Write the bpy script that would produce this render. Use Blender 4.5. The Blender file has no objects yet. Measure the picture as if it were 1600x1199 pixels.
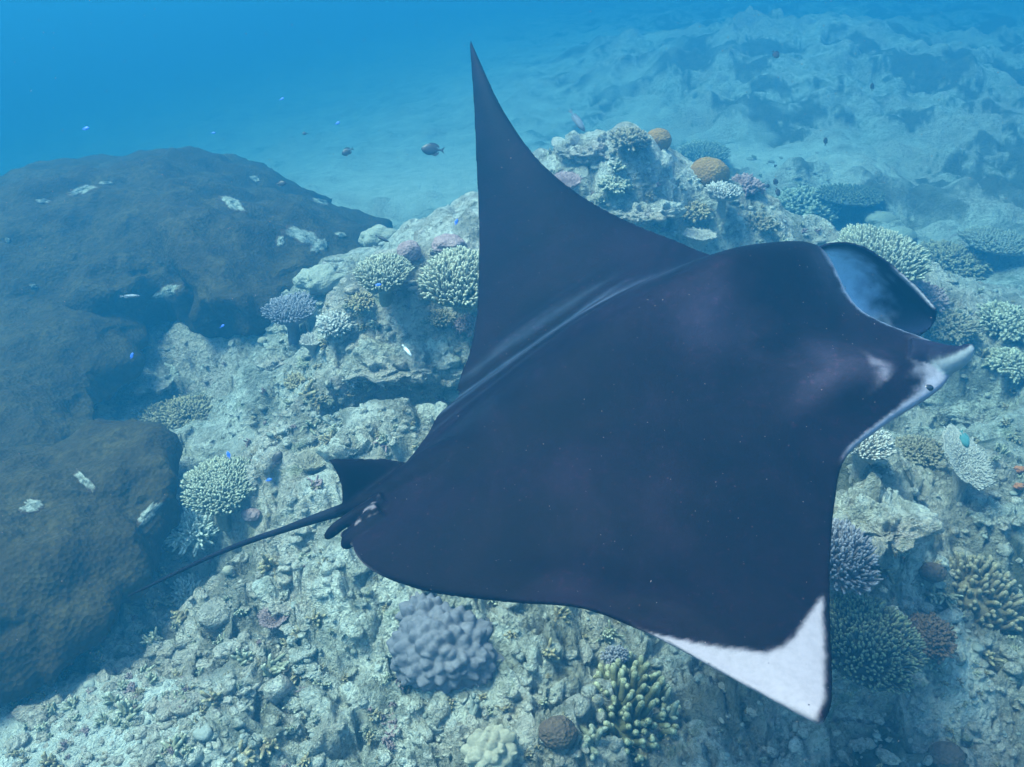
import bpy, bmesh, math, random
import numpy as np
from mathutils import Vector, Matrix
from mathutils.bvhtree import BVHTree

random.seed(7)
RNG = np.random.default_rng(7)
R = math.radians
SC = bpy.context.scene
COL = SC.collection

# ------------------------------------------------------------------ camera
PITCH = 30.0
FPX = 1385.0
cam_d = bpy.data.cameras.new('camera')
cam_d.sensor_width = 36.0
cam_d.lens = 36.0 * FPX / 1600.0
cam_d.clip_start = 0.05
cam_d.clip_end = 500.0
cam = bpy.data.objects.new('camera', cam_d)
cam.rotation_euler = (R(90 - PITCH), 0, 0)
COL.objects.link(cam)
SC.camera = cam

# ------------------------------------------------------------------ light
SUN_TRAVEL = Vector((0.50, -0.04, -1.0)).normalized()
w = bpy.data.worlds.new('World'); SC.world = w; w.use_nodes = True
nt = w.node_tree; nt.nodes.clear()
sky = nt.nodes.new('ShaderNodeTexSky'); sky.sky_type = 'NISHITA'; sky.sun_disc = False
to_sun = -SUN_TRAVEL
sky.sun_elevation = math.asin(to_sun.z)
sky.sun_rotation = math.atan2(to_sun.x, to_sun.y)
bg = nt.nodes.new('ShaderNodeBackground'); bg.inputs['Strength'].default_value = 0.15
wo = nt.nodes.new('ShaderNodeOutputWorld')
nt.links.new(sky.outputs[0], bg.inputs[0]); nt.links.new(bg.outputs[0], wo.inputs[0])
sd = bpy.data.lights.new('sun', 'SUN'); sd.energy = 2.8; sd.angle = R(22.0); sd.color = (1.0, 0.97, 0.82)
sun = bpy.data.objects.new('sun', sd); COL.objects.link(sun)
sun.rotation_euler = SUN_TRAVEL.to_track_quat('-Z', 'Y').to_euler()
sun.location = (0, 0, 20)
SC.view_settings.view_transform = 'Standard'
SC.view_settings.look = 'None'
SC.view_settings.gamma = 1.0
SC.view_settings.use_curve_mapping = False
SC.view_settings.exposure = 2.8
SC.cycles.volume_bounces = 2
SC.cycles.max_bounces = 6
SC.cycles.diffuse_bounces = 2
SC.cycles.glossy_bounces = 1
SC.cycles.use_denoising = True
SC.cycles.sample_clamp_indirect = 4.0

# ------------------------------------------------------------------ maths helpers
cp, sp = math.cos(R(PITCH)), math.sin(R(PITCH))
def ray(px, py):
    a = (px - 800) / FPX; b = (599.5 - py) / FPX
    return np.array([a, cp + b * sp, -sp + b * cp])        # length: 1 unit of axis depth
def at_depth(px, py, d):
    return ray(px, py) * d
def at_z(px, py, z):
    r = ray(px, py); return r * (z / r[2])

_perm = np.random.default_rng(11).permutation(256)
_perm = np.concatenate([_perm, _perm, _perm])
_g = np.random.default_rng(12).normal(size=(256, 3)); _g /= np.linalg.norm(_g, axis=1)[:, None]
def noise3(P):
    P = np.asarray(P, dtype=np.float64)
    I = np.floor(P).astype(np.int64); Fr = P - I; I &= 255
    U = Fr * Fr * Fr * (Fr * (Fr * 6 - 15) + 10)
    out = 0
    for dx in (0, 1):
        wx = U[:, 0] if dx else 1 - U[:, 0]
        a = _perm[I[:, 0] + dx]
        for dy in (0, 1):
            wy = U[:, 1] if dy else 1 - U[:, 1]
            b = _perm[a + ((I[:, 1] + dy) & 255)]
            for dz in (0, 1):
                wz = U[:, 2] if dz else 1 - U[:, 2]
                g = _g[_perm[b + ((I[:, 2] + dz) & 255)]]
                d = g[:, 0] * (Fr[:, 0] - dx) + g[:, 1] * (Fr[:, 1] - dy) + g[:, 2] * (Fr[:, 2] - dz)
                out = out + wx * wy * wz * d
    return out * 1.5
def n_at(P, scale, seed=0.0):
    return noise3(np.asarray(P) / scale + np.array([17.3 + seed * 3.1, 5.7 + seed * 7.7, 91.1 + seed * 1.7]))
def fbm(P, scale, octaves=4, gain=0.5, seed=0.0):
    o = 0; a = 1.0
    for k in range(octaves):
        o = o + a * n_at(P, scale, seed + k); scale *= 0.5; a *= gain
    return o
def worley(P, scale, seed=0):
    """distance to the nearest and second nearest random point (3D)."""
    P = np.asarray(P) / scale
    I = np.floor(P).astype(np.int64); Fr = P - I
    f1 = np.full(len(P), 9.0); f2 = np.full(len(P), 9.0)
    for dx in (-1, 0, 1):
        for dy in (-1, 0, 1):
            for dz in (-1, 0, 1):
                h = _perm[_perm[_perm[(I[:, 0] + dx + seed) & 255] + ((I[:, 1] + dy) & 255)] + ((I[:, 2] + dz) & 255)]
                jx = _perm[h] / 255.0; jy = _perm[h + 57] / 255.0; jz = _perm[h + 131] / 255.0
                d = np.sqrt((dx + jx - Fr[:, 0]) ** 2 + (dy + jy - Fr[:, 1]) ** 2 + (dz + jz - Fr[:, 2]) ** 2)
                m = d < f1
                f2 = np.where(m, f1, np.minimum(f2, d)); f1 = np.where(m, d, f1)
    return f1, f2
def smooth(a, b, x):
    t = np.clip((x - a) / (b - a), 0, 1); return t * t * (3 - 2 * t)

def catmull(K, n):
    """K (m,c) control values -> n samples of a Catmull-Rom spline, uniform parameter."""
    K = np.asarray(K, float); m = len(K)
    u = np.linspace(0, m - 1, n); i = np.minimum(u.astype(int), m - 2); t = (u - i)[:, None]
    p1 = K[i]; p2 = K[i + 1]
    p0 = np.where((i > 0)[:, None], K[np.maximum(i - 1, 0)], 2 * p1 - p2)
    p3 = np.where((i < m - 2)[:, None], K[np.minimum(i + 2, m - 1)], 2 * p2 - p1)
    return 0.5 * (2 * p1 + (p2 - p0) * t + (2 * p0 - 5 * p1 + 4 * p2 - p3) * t ** 2 + (3 * p1 - p0 - 3 * p2 + p3) * t ** 3)

# ------------------------------------------------------------------ mesh helpers
def mesh_from(name, V, Fs, smooth_=True, attrs=None):
    V = np.asarray(V, dtype=np.float32)
    Fs = [np.asarray(f, dtype=np.int32) for f in (Fs if isinstance(Fs, (list, tuple)) else [Fs]) if len(f)]
    me = bpy.data.meshes.new(name)
    nl = sum(f.size for f in Fs); nf = sum(len(f) for f in Fs)
    me.vertices.add(len(V)); me.vertices.foreach_set('co', V.ravel())
    me.loops.add(nl); me.polygons.add(nf)
    me.loops.foreach_set('vertex_index', np.concatenate([f.ravel() for f in Fs]))
    tot = np.concatenate([np.full(len(f), f.shape[1], dtype=np.int32) for f in Fs])
    start = np.concatenate([[0], np.cumsum(tot)[:-1]]).astype(np.int32)
    me.polygons.foreach_set('loop_start', start)
    me.polygons.foreach_set('use_smooth', np.full(nf, bool(smooth_)))
    me.update(calc_edges=True)
    for k, a in (attrs or {}).items():
        a = np.asarray(a, dtype=np.float32)
        if a.ndim == 1:
            at = me.attributes.new(k, 'FLOAT', 'POINT'); at.data.foreach_set('value', a)
        else:
            at = me.attributes.new(k, 'FLOAT_COLOR', 'POINT')
            c = np.ones((len(a), 4), dtype=np.float32); c[:, :3] = a[:, :3]; at.data.foreach_set('color', c.ravel())
    return me
def link(name, me, material=None, parent=None, loc=None, **tags):
    o = bpy.data.objects.new(name, me); COL.objects.link(o)
    if material is not None and me is not None and not me.materials: me.materials.append(material)
    if parent is not None: o.parent = parent
    if loc is not None: o.location = loc
    for k, v in tags.items(): o[k] = v
    return o
def thing(name, label, cat, loc, group=None):
    o = link(name, None, loc=loc, label=label, category=cat)
    o.empty_display_size = 0.1
    if group: o['group'] = group
    return o
def grid_faces(nu, nv, wrap=False):
    i = np.arange(nu - 1)[:, None]; j = np.arange(nv if wrap else nv - 1)[None, :]
    j2 = (j + 1) % nv
    a = i * nv + j; b = i * nv + j2; c = (i + 1) * nv + j2; d = (i + 1) * nv + j
    return np.stack([a, b, c, d], -1).reshape(-1, 4)
class Bag:
    """collects shapes into one mesh"""
    def __init__(s): s.V = []; s.Q = []; s.T = []; s.A = []; s.n = 0
    def add(s, V, Q=None, T=None, A=None):
        if Q is not None and len(Q): s.Q.append(np.asarray(Q) + s.n)
        if T is not None and len(T): s.T.append(np.asarray(T) + s.n)
        s.V.append(V); s.A.append(np.zeros(len(V)) if A is None else A); s.n += len(V)
    def mesh(s, name, off=None, smooth_=True):
        V = np.concatenate(s.V)
        if off is not None: V = V - np.asarray(off)
        Fs = []
        if s.Q: Fs.append(np.concatenate(s.Q))
        if s.T: Fs.append(np.concatenate(s.T))
        return mesh_from(name, V, Fs, smooth_, {'tip': np.concatenate(s.A)})
def frames(D):
    D = D / np.linalg.norm(D, axis=1)[:, None]
    ref = np.where(np.abs(D[:, 2:3]) < 0.9, np.array([[0, 0, 1.0]]), np.array([[1.0, 0, 0]]))
    X = np.cross(ref, D); X /= np.linalg.norm(X, axis=1)[:, None]
    return X, np.cross(D, X), D
def fingers(B, D, L, r0, r1, sides=6, rings=4, bend=0.12, knob=0.0):
    """vectorised round-tipped fingers; B base points, D directions"""
    n = len(B); X, Y, Z = frames(D)
    L = np.broadcast_to(L, (n,)); r0 = np.broadcast_to(r0, (n,)); r1 = np.broadcast_to(r1, (n,))
    ts = np.concatenate([np.linspace(0, 0.82, rings), [0.95]])
    bx = RNG.normal(0, bend, n) * L; by = RNG.normal(0, bend, n) * L
    ang = np.linspace(0, 2 * math.pi, sides, endpoint=False); V = []; A = []
    for k, t in enumerate(ts):
        rr = (r0 + (r1 - r0) * t) * (0.68 if k == len(ts) - 1 else 1.0) * (1 + knob * math.sin(t * 9))
        c = B + Z * (L * t)[:, None] + X * (bx * t * t)[:, None] + Y * (by * t * t)[:, None]
        for a in ang:
            V.append(c + X * (rr * math.cos(a))[:, None] + Y * (rr * math.sin(a))[:, None]); A.append(np.full(n, t))
    V.append(B + Z * L[:, None] + X * bx[:, None] + Y * by[:, None]); A.append(np.ones(n))
    V = np.stack(V, 1); m = V.shape[1]; A = np.stack(A, 1)
    q = grid_faces(len(ts), sides, True)
    last = (len(ts) - 1) * sides
    t3 = np.array([[last + k, last + (k + 1) % sides, m - 1] for k in range(sides)])
    off = (np.arange(n) * m)[:, None, None]
    return V.reshape(-1, 3), (q[None] + off).reshape(-1, 4), (t3[None] + off).reshape(-1, 3), A.reshape(-1)
_ico = {}
def ico(sub):
    if sub not in _ico:
        bm = bmesh.new(); bmesh.ops.create_icosphere(bm, subdivisions=sub, radius=1.0)
        _ico[sub] = (np.array([v.co[:] for v in bm.verts]), np.array([[v.index for v in f.verts] for f in bm.faces])); bm.free()
    return _ico[sub]
def tube(P, rad, sides=8):
    P = np.asarray(P, float); n = len(P)
    T = np.gradient(P, axis=0); X, Y, Z = frames(T)
    for k in range(1, n):                                   # keep the frame from twisting
        x = X[k - 1] - Z[k] * np.dot(X[k - 1], Z[k]); X[k] = x / np.linalg.norm(x); Y[k] = np.cross(Z[k], X[k])
    ang = np.linspace(0, 2 * math.pi, sides, endpoint=False)
    rad = np.broadcast_to(rad, (n,))
    V = (P[:, None] + rad[:, None, None] * (X[:, None] * np.cos(ang)[None, :, None] + Y[:, None] * np.sin(ang)[None, :, None])).reshape(-1, 3)
    Q = grid_faces(n, sides, True)
    V = np.concatenate([V, P[:1], P[-1:]]); a, b = n * sides, n * sides + 1
    T3 = [[(k + 1) % sides, k, a] for k in range(sides)] + [[(n - 1) * sides + k, (n - 1) * sides + (k + 1) % sides, b] for k in range(sides)]
    return V, Q, np.array(T3)

# ------------------------------------------------------------------ materials
def newmat(name):
    m = bpy.data.materials.new(name); m.use_nodes = True
    t = m.node_tree; b = t.nodes['Principled BSDF']
    return m, t, b
def nd(t, kind, **kw):
    n = t.nodes.new(kind)
    for k, v in kw.items():
        if k in n.inputs: n.inputs[k].default_value = v
        else: setattr(n, k, v)
    return n
def mixc(t, fac, a, b, blend='MIX'):
    n = t.nodes.new('ShaderNodeMix'); n.data_type = 'RGBA'; n.blend_type = blend
    for i, s in ((0, fac), (6, a), (7, b)):
        if hasattr(s, 'is_output'): t.links.new(s, n.inputs[i])
        elif i == 0: n.inputs[i].default_value = s
        else: n.inputs[i].default_value = (*s, 1)
    return n.outputs[2]
def ramp(t, src, a, b, lo=0.0, hi=1.0):
    n = t.nodes.new('ShaderNodeMapRange'); n.interpolation_type = 'SMOOTHSTEP'
    t.links.new(src, n.inputs[0]); n.inputs[1].default_value = a; n.inputs[2].default_value = b
    n.inputs[3].default_value = lo; n.inputs[4].default_value = hi
    return n.outputs[0]
def nd_lum(t, src):
    n = t.nodes.new('ShaderNodeRGBToBW'); t.links.new(src, n.inputs[0]); return n.outputs[0]
def noise_tex(t, scale, detail=4, rough=0.6, coord=None, dist=0.0):
    n = nd(t, 'ShaderNodeTexNoise', Scale=scale, Detail=detail, Roughness=rough, Distortion=dist)
    if coord is not None: t.links.new(coord, n.inputs['Vector'])
    return n.outputs['Fac']
def bump(t, b, src, strength, dist):
    n = nd(t, 'ShaderNodeBump', Strength=strength, Distance=dist); t.links.new(src, n.inputs['Height'])
    t.links.new(n.outputs[0], b.inputs['Normal']); return n
def coral_mat(name, base, other, tip=None, scale=9.0, bstr=0.5, bscale=140.0, rough=0.85, voro=False, tip_lo=0.45):
    m, t, b = newmat(name)
    co = nd(t, 'ShaderNodeTexCoord').outputs['Object']
    f = ramp(t, noise_tex(t, scale, 5, 0.65, co), 0.35, 0.68)
    c = mixc(t, f, base, other)
    if tip is not None:
        at = nd(t, 'ShaderNodeAttribute', attribute_name='tip')
        c = mixc(t, ramp(t, at.outputs['Fac'], tip_lo, 1.0), c, tip)
    g = noise_tex(t, scale * 9, 3, 0.6, co)
    c = mixc(t, ramp(t, g, 0.3, 0.75), c, tuple(x * 0.72 for x in base))
    t.links.new(c, b.inputs['Base Color']); b.inputs['Roughness'].default_value = rough
    if 'Specular IOR Level' in b.inputs: b.inputs['Specular IOR Level'].default_value = 0.1
    if voro:
        v = nd(t, 'ShaderNodeTexVoronoi', Scale=bscale); t.links.new(co, v.inputs['Vector']); src = v.outputs['Distance']
    else: src = noise_tex(t, bscale, 3, 0.6, co)
    bump(t, b, src, bstr, 0.01)
    return m

def reef_mat():
    m, t, b = newmat('reef rock')
    co = nd(t, 'ShaderNodeTexCoord').outputs['Object']
    big = noise_tex(t, 1.3, 5, 0.62, co); mid = noise_tex(t, 6.0, 6, 0.7, co, 0.4); fine = noise_tex(t, 34.0, 5, 0.75, co); tiny = noise_tex(t, 130, 3, 0.7, co)
    c = mixc(t, ramp(t, mid, 0.36, 0.62), (0.36, 0.345, 0.28), (0.72, 0.70, 0.61))
    c = mixc(t, ramp(t, big, 0.42, 0.68, 0, 0.65), c, (0.44, 0.37, 0.30))
    wr = noise_tex(t, 0.9, 3, 0.6, co); c = mixc(t, ramp(t, wr, 0.45, 0.62, 0, 0.5), c, (0.56, 0.43, 0.35))
    pk = noise_tex(t, 3.1, 4, 0.6, co); c = mixc(t, ramp(t, pk, 0.60, 0.72, 0, 0.45), c, (0.36, 0.22, 0.24))
    gr = noise_tex(t, 4.4, 4, 0.6, co, 0.5); c = mixc(t, ramp(t, gr, 0.60, 0.70, 0, 0.5), c, (0.19, 0.23, 0.10))
    sp_ = noise_tex(t, 22, 6, 0.8, co, 1.0); c = mixc(t, ramp(t, sp_, 0.56, 0.66, 0, 0.7), c, (0.74, 0.72, 0.66))
    c = mixc(t, ramp(t, fine, 0.50, 0.60, 0.0, 0.55), c, (0.15, 0.145, 0.11))  # crevice shade painted as dark mottling, from the same noise as the bump
    c = mixc(t, ramp(t, tiny, 0.56, 0.66, 0.0, 0.6), c, (0.66, 0.64, 0.58))
    tf = nd(t, 'ShaderNodeAttribute', attribute_name='turf_shade'); c = mixc(t, tf.outputs['Fac'], c, (0.075, 0.08, 0.055))
    at = nd(t, 'ShaderNodeAttribute', attribute_name='sand')
    s = mixc(t, ramp(t, mid, 0.35, 0.7), (0.74, 0.72, 0.64), (0.56, 0.54, 0.46))
    s = mixc(t, ramp(t, fine, 0.5, 0.7, 0, 0.4), s, (0.25, 0.24, 0.2))
    c = mixc(t, at.outputs['Fac'], c, s)
    t.links.new(c, b.inputs['Base Color']); b.inputs['Roughness'].default_value = 0.95
    b.inputs['Specular IOR Level'].default_value = 0.05
    v = nd(t, 'ShaderNodeTexVoronoi', Scale=26); t.links.new(co, v.inputs['Vector'])
    ad = nd(t, 'ShaderNodeMath', operation='ADD'); t.links.new(fine, ad.inputs[0]); t.links.new(tiny, ad.inputs[1])
    a2 = nd(t, 'ShaderNodeMath', operation='ADD'); t.links.new(ad.outputs[0], a2.inputs[0]); t.links.new(v.outputs['Distance'], a2.inputs[1])
    v2 = nd(t, 'ShaderNodeTexVoronoi', Scale=62); t.links.new(co, v2.inputs['Vector'])
    wob = nd(t, 'ShaderNodeTexNoise', Scale=18.0, Detail=3.0); t.links.new(co, wob.inputs['Vector'])
    va = nd(t, 'ShaderNodeVectorMath', operation='MULTIPLY_ADD'); t.links.new(wob.outputs['Color'], va.inputs[0]); va.inputs[1].default_value = (0.05, 0.05, 0.05); t.links.new(co, va.inputs[2])
    t.links.new(va.outputs[0], v.inputs['Vector']); t.links.new(va.outputs[0], v2.inputs['Vector'])
    a3 = nd(t, 'ShaderNodeMath', operation='MULTIPLY_ADD'); t.links.new(v2.outputs['Distance'], a3.inputs[0]); a3.inputs[1].default_value = -0.55; t.links.new(a2.outputs[0], a3.inputs[2])
    bump(t, b, a3.outputs[0], 1.0, 0.045)
    return m
M_REEF = reef_mat()
M_BROWN = coral_mat('brown plate coral', (0.029, 0.019, 0.008), (0.058, 0.042, 0.019), scale=3.0, bstr=0.7, bscale=48, voro=True)
M_DEAD = coral_mat('bare dead coral', (0.25, 0.25, 0.225), (0.10, 0.11, 0.09), scale=14, bstr=0.8, bscale=60)
def patch_mat():
    m, t, b = newmat('bare patch on brown coral')
    co = nd(t, 'ShaderNodeTexCoord').outputs['Object']; at = nd(t, 'ShaderNodeAttribute', attribute_name='tip').outputs['Fac']
    ad = nd(t, 'ShaderNodeMath', operation='ADD'); t.links.new(at, ad.inputs[0]); t.links.new(noise_tex(t, 22, 5, 0.7, co), ad.inputs[1])
    c = mixc(t, ramp(t, noise_tex(t, 45, 4, 0.7, co), 0.4, 0.6), (0.12, 0.12, 0.10), (0.27, 0.27, 0.235))
    c = mixc(t, ramp(t, ad.outputs[0], 0.62, 0.92), (0.050, 0.028, 0.015), c)
    t.links.new(c, b.inputs['Base Color']); b.inputs['Roughness'].default_value = 0.95; b.inputs['Specular IOR Level'].default_value = 0.03
    bump(t, b, noise_tex(t, 60, 4, 0.7, co), 0.8, 0.01); return m
M_PATCH = patch_mat()
M_GREEN = coral_mat('green tipped coral', (0.075, 0.085, 0.08), (0.10, 0.105, 0.095), tip=(0.30, 0.30, 0.16), tip_lo=0.6)
M_CREAM = coral_mat('cream coral', (0.17, 0.165, 0.115), (0.24, 0.23, 0.16), tip=(0.46, 0.44, 0.33), tip_lo=0.55)
M_WHITE = coral_mat('bleached coral', (0.48, 0.50, 0.42), (0.58, 0.60, 0.5), tip=(0.8, 0.8, 0.72))
M_PALEPLATE = coral_mat('pale plate coral', (0.26, 0.235, 0.21), (0.34, 0.31, 0.27), tip=(0.50, 0.47, 0.42))
M_BUSH = coral_mat('brown bushy coral', (0.15, 0.115, 0.075), (0.20, 0.155, 0.09), tip=(0.42, 0.34, 0.2), tip_lo=0.35)
M_YELLOW = coral_mat('tan finger coral', (0.13, 0.105, 0.07), (0.17, 0.14, 0.095), tip=(0.27, 0.23, 0.16))
M_FINGER = coral_mat('pale tipped finger coral', (0.12, 0.115, 0.06), (0.15, 0.14, 0.08), tip=(0.46, 0.42, 0.27), tip_lo=0.62)
M_BLUE = coral_mat('lavender lobed coral', (0.13, 0.12, 0.14), (0.17, 0.155, 0.175), scale=4, bstr=0.4, bscale=160)
M_LOBE = coral_mat('yellow lobed coral', (0.27, 0.235, 0.18), (0.33, 0.29, 0.22), scale=5, bstr=0.4, bscale=160)
M_ORANGE = coral_mat('orange brown boulder coral', (0.22, 0.115, 0.04), (0.28, 0.17, 0.06), scale=8, bstr=0.7, bscale=70, voro=True)
M_DARKB = coral_mat('dark brown boulder coral', (0.10, 0.065, 0.05), (0.14, 0.09, 0.06), scale=8, bstr=0.7, bscale=80, voro=True)
M_PINK = coral_mat('mauve boulder coral', (0.24, 0.155, 0.16), (0.30, 0.21, 0.2), scale=6, bstr=0.6, bscale=80, voro=True)
M_PALEB = coral_mat('pale boulder coral', (0.27, 0.26, 0.21), (0.20, 0.19, 0.15), scale=6, bstr=0.6, bscale=80, voro=True)
M_LILAC = coral_mat('lilac plate coral', (0.15, 0.135, 0.155), (0.20, 0.18, 0.20), tip=(0.32, 0.295, 0.325), tip_lo=0.6)
M_SPONGE = coral_mat('orange sponge', (0.34, 0.13, 0.06), (0.28, 0.10, 0.05), scale=12)

# ------------------------------------------------------------------ water volume
hb = Bag()
hv = np.array([[x, y, z] for x in (-70, 70) for y in (-8, 110) for z in (-26.0, 1.2)], float)
hb.add(hv, Q=[[0, 1, 3, 2], [4, 6, 7, 5], [0, 4, 5, 1], [2, 3, 7, 6], [0, 2, 6, 4], [1, 5, 7, 3]])
hz, t_, b_ = newmat('sea water')
t_.nodes.remove(b_)
pv = t_.nodes.new('ShaderNodeVolumePrincipled')
SIG_S = np.array([0.0022, 0.0196, 0.0370]); SIG_T = np.array([0.170, 0.120, 0.126]); RHO = 0.30
c_ = SIG_S / RHO; k_ = (SIG_T - SIG_S) / (RHO * (1 - c_)); a_ = (1 - k_) ** 2
pv.inputs['Color'].default_value = (*c_, 1)
pv.inputs['Absorption Color'].default_value = (*a_, 1)
pv.inputs['Density'].default_value = RHO
pv.inputs['Anisotropy'].default_value = 0.4
t_.links.new(pv.outputs[0], t_.nodes['Material Output'].inputs['Volume'])
haze = link('haze', hb.mesh('haze', smooth_=False), hz, kind='stuff')

# ------------------------------------------------------------------ seabed: one sheet
def W(x, y, z): return (x, y, z)
def Z(px, py, z): return tuple(at_z(px, py, z))
CTRL = [
 W(-4,-2,-3.1), W(0,-2,-3.1), W(4,-2,-3.2), W(-1.5,0.8,-3.0), W(1.2,0.8,-3.05),
 Z(0,1190,-2.95), Z(120,1120,-2.9), Z(400,1180,-2.86), Z(700,1190,-2.85), Z(1000,1180,-2.9), Z(1250,1190,-3.0), Z(1590,1190,-3.05),
 Z(280,1010,-2.85), Z(450,930,-2.7), Z(600,1000,-2.72), Z(330,780,-2.85), Z(300,880,-2.9), Z(230,640,-2.8), Z(430,740,-2.6), Z(350,620,-2.8), Z(450,820,-2.62),
 Z(560,780,-2.45), Z(260,520,-2.72), Z(420,600,-2.6), Z(350,540,-2.6), Z(540,640,-2.3), Z(640,650,-2.5), Z(620,560,-2.05), Z(480,500,-2.35), Z(560,510,-2.15),
 Z(500,440,-2.25), Z(650,470,-2.0), Z(700,400,-1.85), Z(600,395,-2.15), Z(745,355,-1.7), Z(740,520,-2.1), Z(700,700,-2.55), Z(800,800,-2.7), Z(900,1000,-2.82), Z(1100,1050,-2.85),
 Z(850,235,-1.55), Z(900,205,-1.45), Z(960,200,-1.42), Z(1040,215,-1.45), Z(1100,240,-1.6), Z(950,300,-1.75), Z(1060,330,-1.95), Z(1150,320,-1.85), Z(1230,340,-2.0), Z(1290,370,-2.2), Z(900,420,-2.1), Z(1100,450,-2.4), Z(1000,700,-2.8),
 Z(1380,400,-2.55), Z(1470,470,-2.5), Z(1560,530,-2.55), Z(1450,600,-2.8), Z(1330,690,-2.35), Z(1340,780,-2.2), Z(1420,790,-2.3), Z(1380,870,-2.4), Z(1470,860,-2.75), Z(1550,720,-2.75), Z(1440,700,-2.95), Z(1590,900,-2.9), Z(1500,1000,-2.85), Z(1380,1030,-2.8), Z(1200,900,-2.85), Z(1540,1100,-3.0),
 W(-0.2,7.0,-3.1), W(-0.7,8.6,-3.3), W(0.6,8.6,-3.1), W(2.2,7.9,-3.15), W(3.6,7.2,-3.15), W(2.4,6.6,-3.0), W(4.5,6.2,-2.95), W(4.4,5.2,-2.8), W(3.8,8.8,-3.1),
 Z(1150,150,-2.9), Z(1350,180,-2.9), Z(1550,200,-2.9), Z(1150,80,-2.55), Z(1400,90,-2.55), Z(1000,60,-2.75), Z(1600,100,-2.6), Z(1500,320,-3.05), Z(1700,400,-3.0), W(3,20,-3.1), W(9,20,-2.9), W(16,22,-3.4),
 W(-1.2,11,-3.45), W(-3,12,-3.8), W(-8,14,-5.2), W(-7.5,8,-4.2), W(-4,6,-3.1), W(-3,4,-3.0), W(-2,5,-3.0), W(-5,3,-3.4), W(-1,15,-3.7), W(1,14,-3.4), W(-12,3,-6), W(-3,20,-4.4),
 W(6,3,-3.2), W(9,7,-3.2), W(0,30,-4.2), W(-20,30,-8), W(20,35,-3.4), W(-50,60,-14), W(50,60,-4), W(0,90,-5), W(60,100,-5), W(-60,100,-14), W(14,0,-5), W(-15,-6,-8), W(15,-6,-7),
]
C = np.array(CTRL); cx = C[:, :2]
def kern(d): return np.sqrt(d * d + 0.09)
def fit():
    d = np.linalg.norm(cx[:, None] - cx[None], axis=2); n = len(C)
    A = np.zeros((n + 1, n + 1)); A[:n, :n] = kern(d) - np.eye(n) * 0.04; A[:n, n] = 1; A[n, :n] = 1
    return np.linalg.solve(A, np.concatenate([C[:, 2], [0]]))
WT = fit()
def macro(x, y):
    o = np.full(x.shape, WT[-1])
    for k in range(len(C)):
        o = o + WT[k] * kern(np.sqrt((x - cx[k, 0]) ** 2 + (y - cx[k, 1]) ** 2))
    return o
NU, NV = 780, 790
yy = np.concatenate([np.linspace(-6.5, 0.7, 16)[:-1], 0.7 * (100 / 0.7) ** np.linspace(0, 1, NU - 15)])
a_core = np.linspace(-0.86, 0.92, NV - 40)
aa = np.concatenate([-0.86 - np.geomspace(0.02, 3.0, 20)[::-1], a_core, 0.92 + np.geomspace(0.02, 3.0, 20)])
GY, GA = np.meshgrid(yy, aa, indexing='ij')
GX = GA * (np.maximum(GY, 0.0) * 0.92 + 1.4 + np.maximum(-GY, 0) * 0.3)
GX = np.clip(GX, -68, 68)
x, y = GX.ravel(), GY.ravel()
cell = np.maximum(np.abs(np.gradient(GX, axis=1)), np.abs(np.gradient(GY, axis=0)) * 0.8).ravel()
z = macro(x, y)
P = np.stack([x, y, z * 0.6], 1)
def lod(s): return smooth(1.6, 3.5, s / cell)
sandmask = np.zeros(len(x))
def blob(px, py, zz, rx, ry):
    c = at_z(px, py, zz); return np.exp(-(((x - c[0]) / rx) ** 2 + ((y - c[1]) / ry) ** 2))
for (px, py, zz, rx, ry, k) in ((110,1130,-2.9,0.55,0.3,1.2),(730,1090,-2.85,0.16,0.22,0.9),(1500,1100,-3,0.7,0.28,0.5),(1560,470,-2.9,1.0,0.5,0.6),(1250,250,-3,1.2,1.0,0.45),(1480,330,-3,1.0,0.9,0.4),(420,700,-2.7,0.3,0.25,0.5),(1480,640,-2.8,.3,.2,.3),(700,260,-3.4,1.0,1.2,0.8)):
    sandmask += k * blob(px, py, zz, rx, ry)
sandmask += 0.6 * smooth(8, 11, y) * smooth(9, -1, x)
sandmask = smooth(0.3, 0.75, sandmask + 0.35 * fbm(P, 0.5, 3, seed=3))
rough = (1 - 0.82 * sandmask) * (1 + 0.35 * smooth(7, 10, y))
# warp the sample position so that the lumps are not round
Wp = P + np.stack([fbm(P, 0.35, 3, seed=20), fbm(P, 0.35, 3, seed=30), fbm(P, 0.35, 3, seed=40)], 1) * 0.10
z += rough * (0.16 * fbm(P, 1.2, 2, seed=1))
far_reef = smooth(7.0, 9.5, y) * smooth(45, 25, y) * (0.12 + 0.88 * smooth(-1.5, 1.2, x - 0.12 * y))
z += far_reef * 0.30 * np.maximum(0, fbm(P, 2.6, 4, 0.6, seed=9) - 0.05)
f1, f2 = worley(Wp + 3, 0.95, 33); ml = smooth(-0.1, 0.3, fbm(P, 2.2, 2, seed=12)); z += far_reef * ml * 0.24 * (0.6 - np.minimum(f1, 1.0))
f1, f2 = worley(Wp + 5, 0.36, 35); z += far_reef * (0.3 + 0.7 * ml) * lod(0.3) * 0.24 * (0.55 - np.minimum(f1, 1.0))
f1, f2 = worley(Wp + 9, 0.15, 37); z += far_reef * (0.4 + 0.6 * ml) * lod(0.12) * 0.10 * (0.55 - np.minimum(f1, 1.0))
f1, f2 = worley(Wp, 0.42, 3); z += rough * lod(0.3) * 0.17 * (0.55 - np.minimum(f1, 1.0))
f1, f2 = worley(Wp, 0.17, 9); m1 = smooth(-0.15, 0.25, fbm(P, 0.6, 2, seed=5)); z += rough * lod(0.12) * (0.05 + 0.05 * m1) * (0.5 - np.minimum(f1, 1.0))
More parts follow.
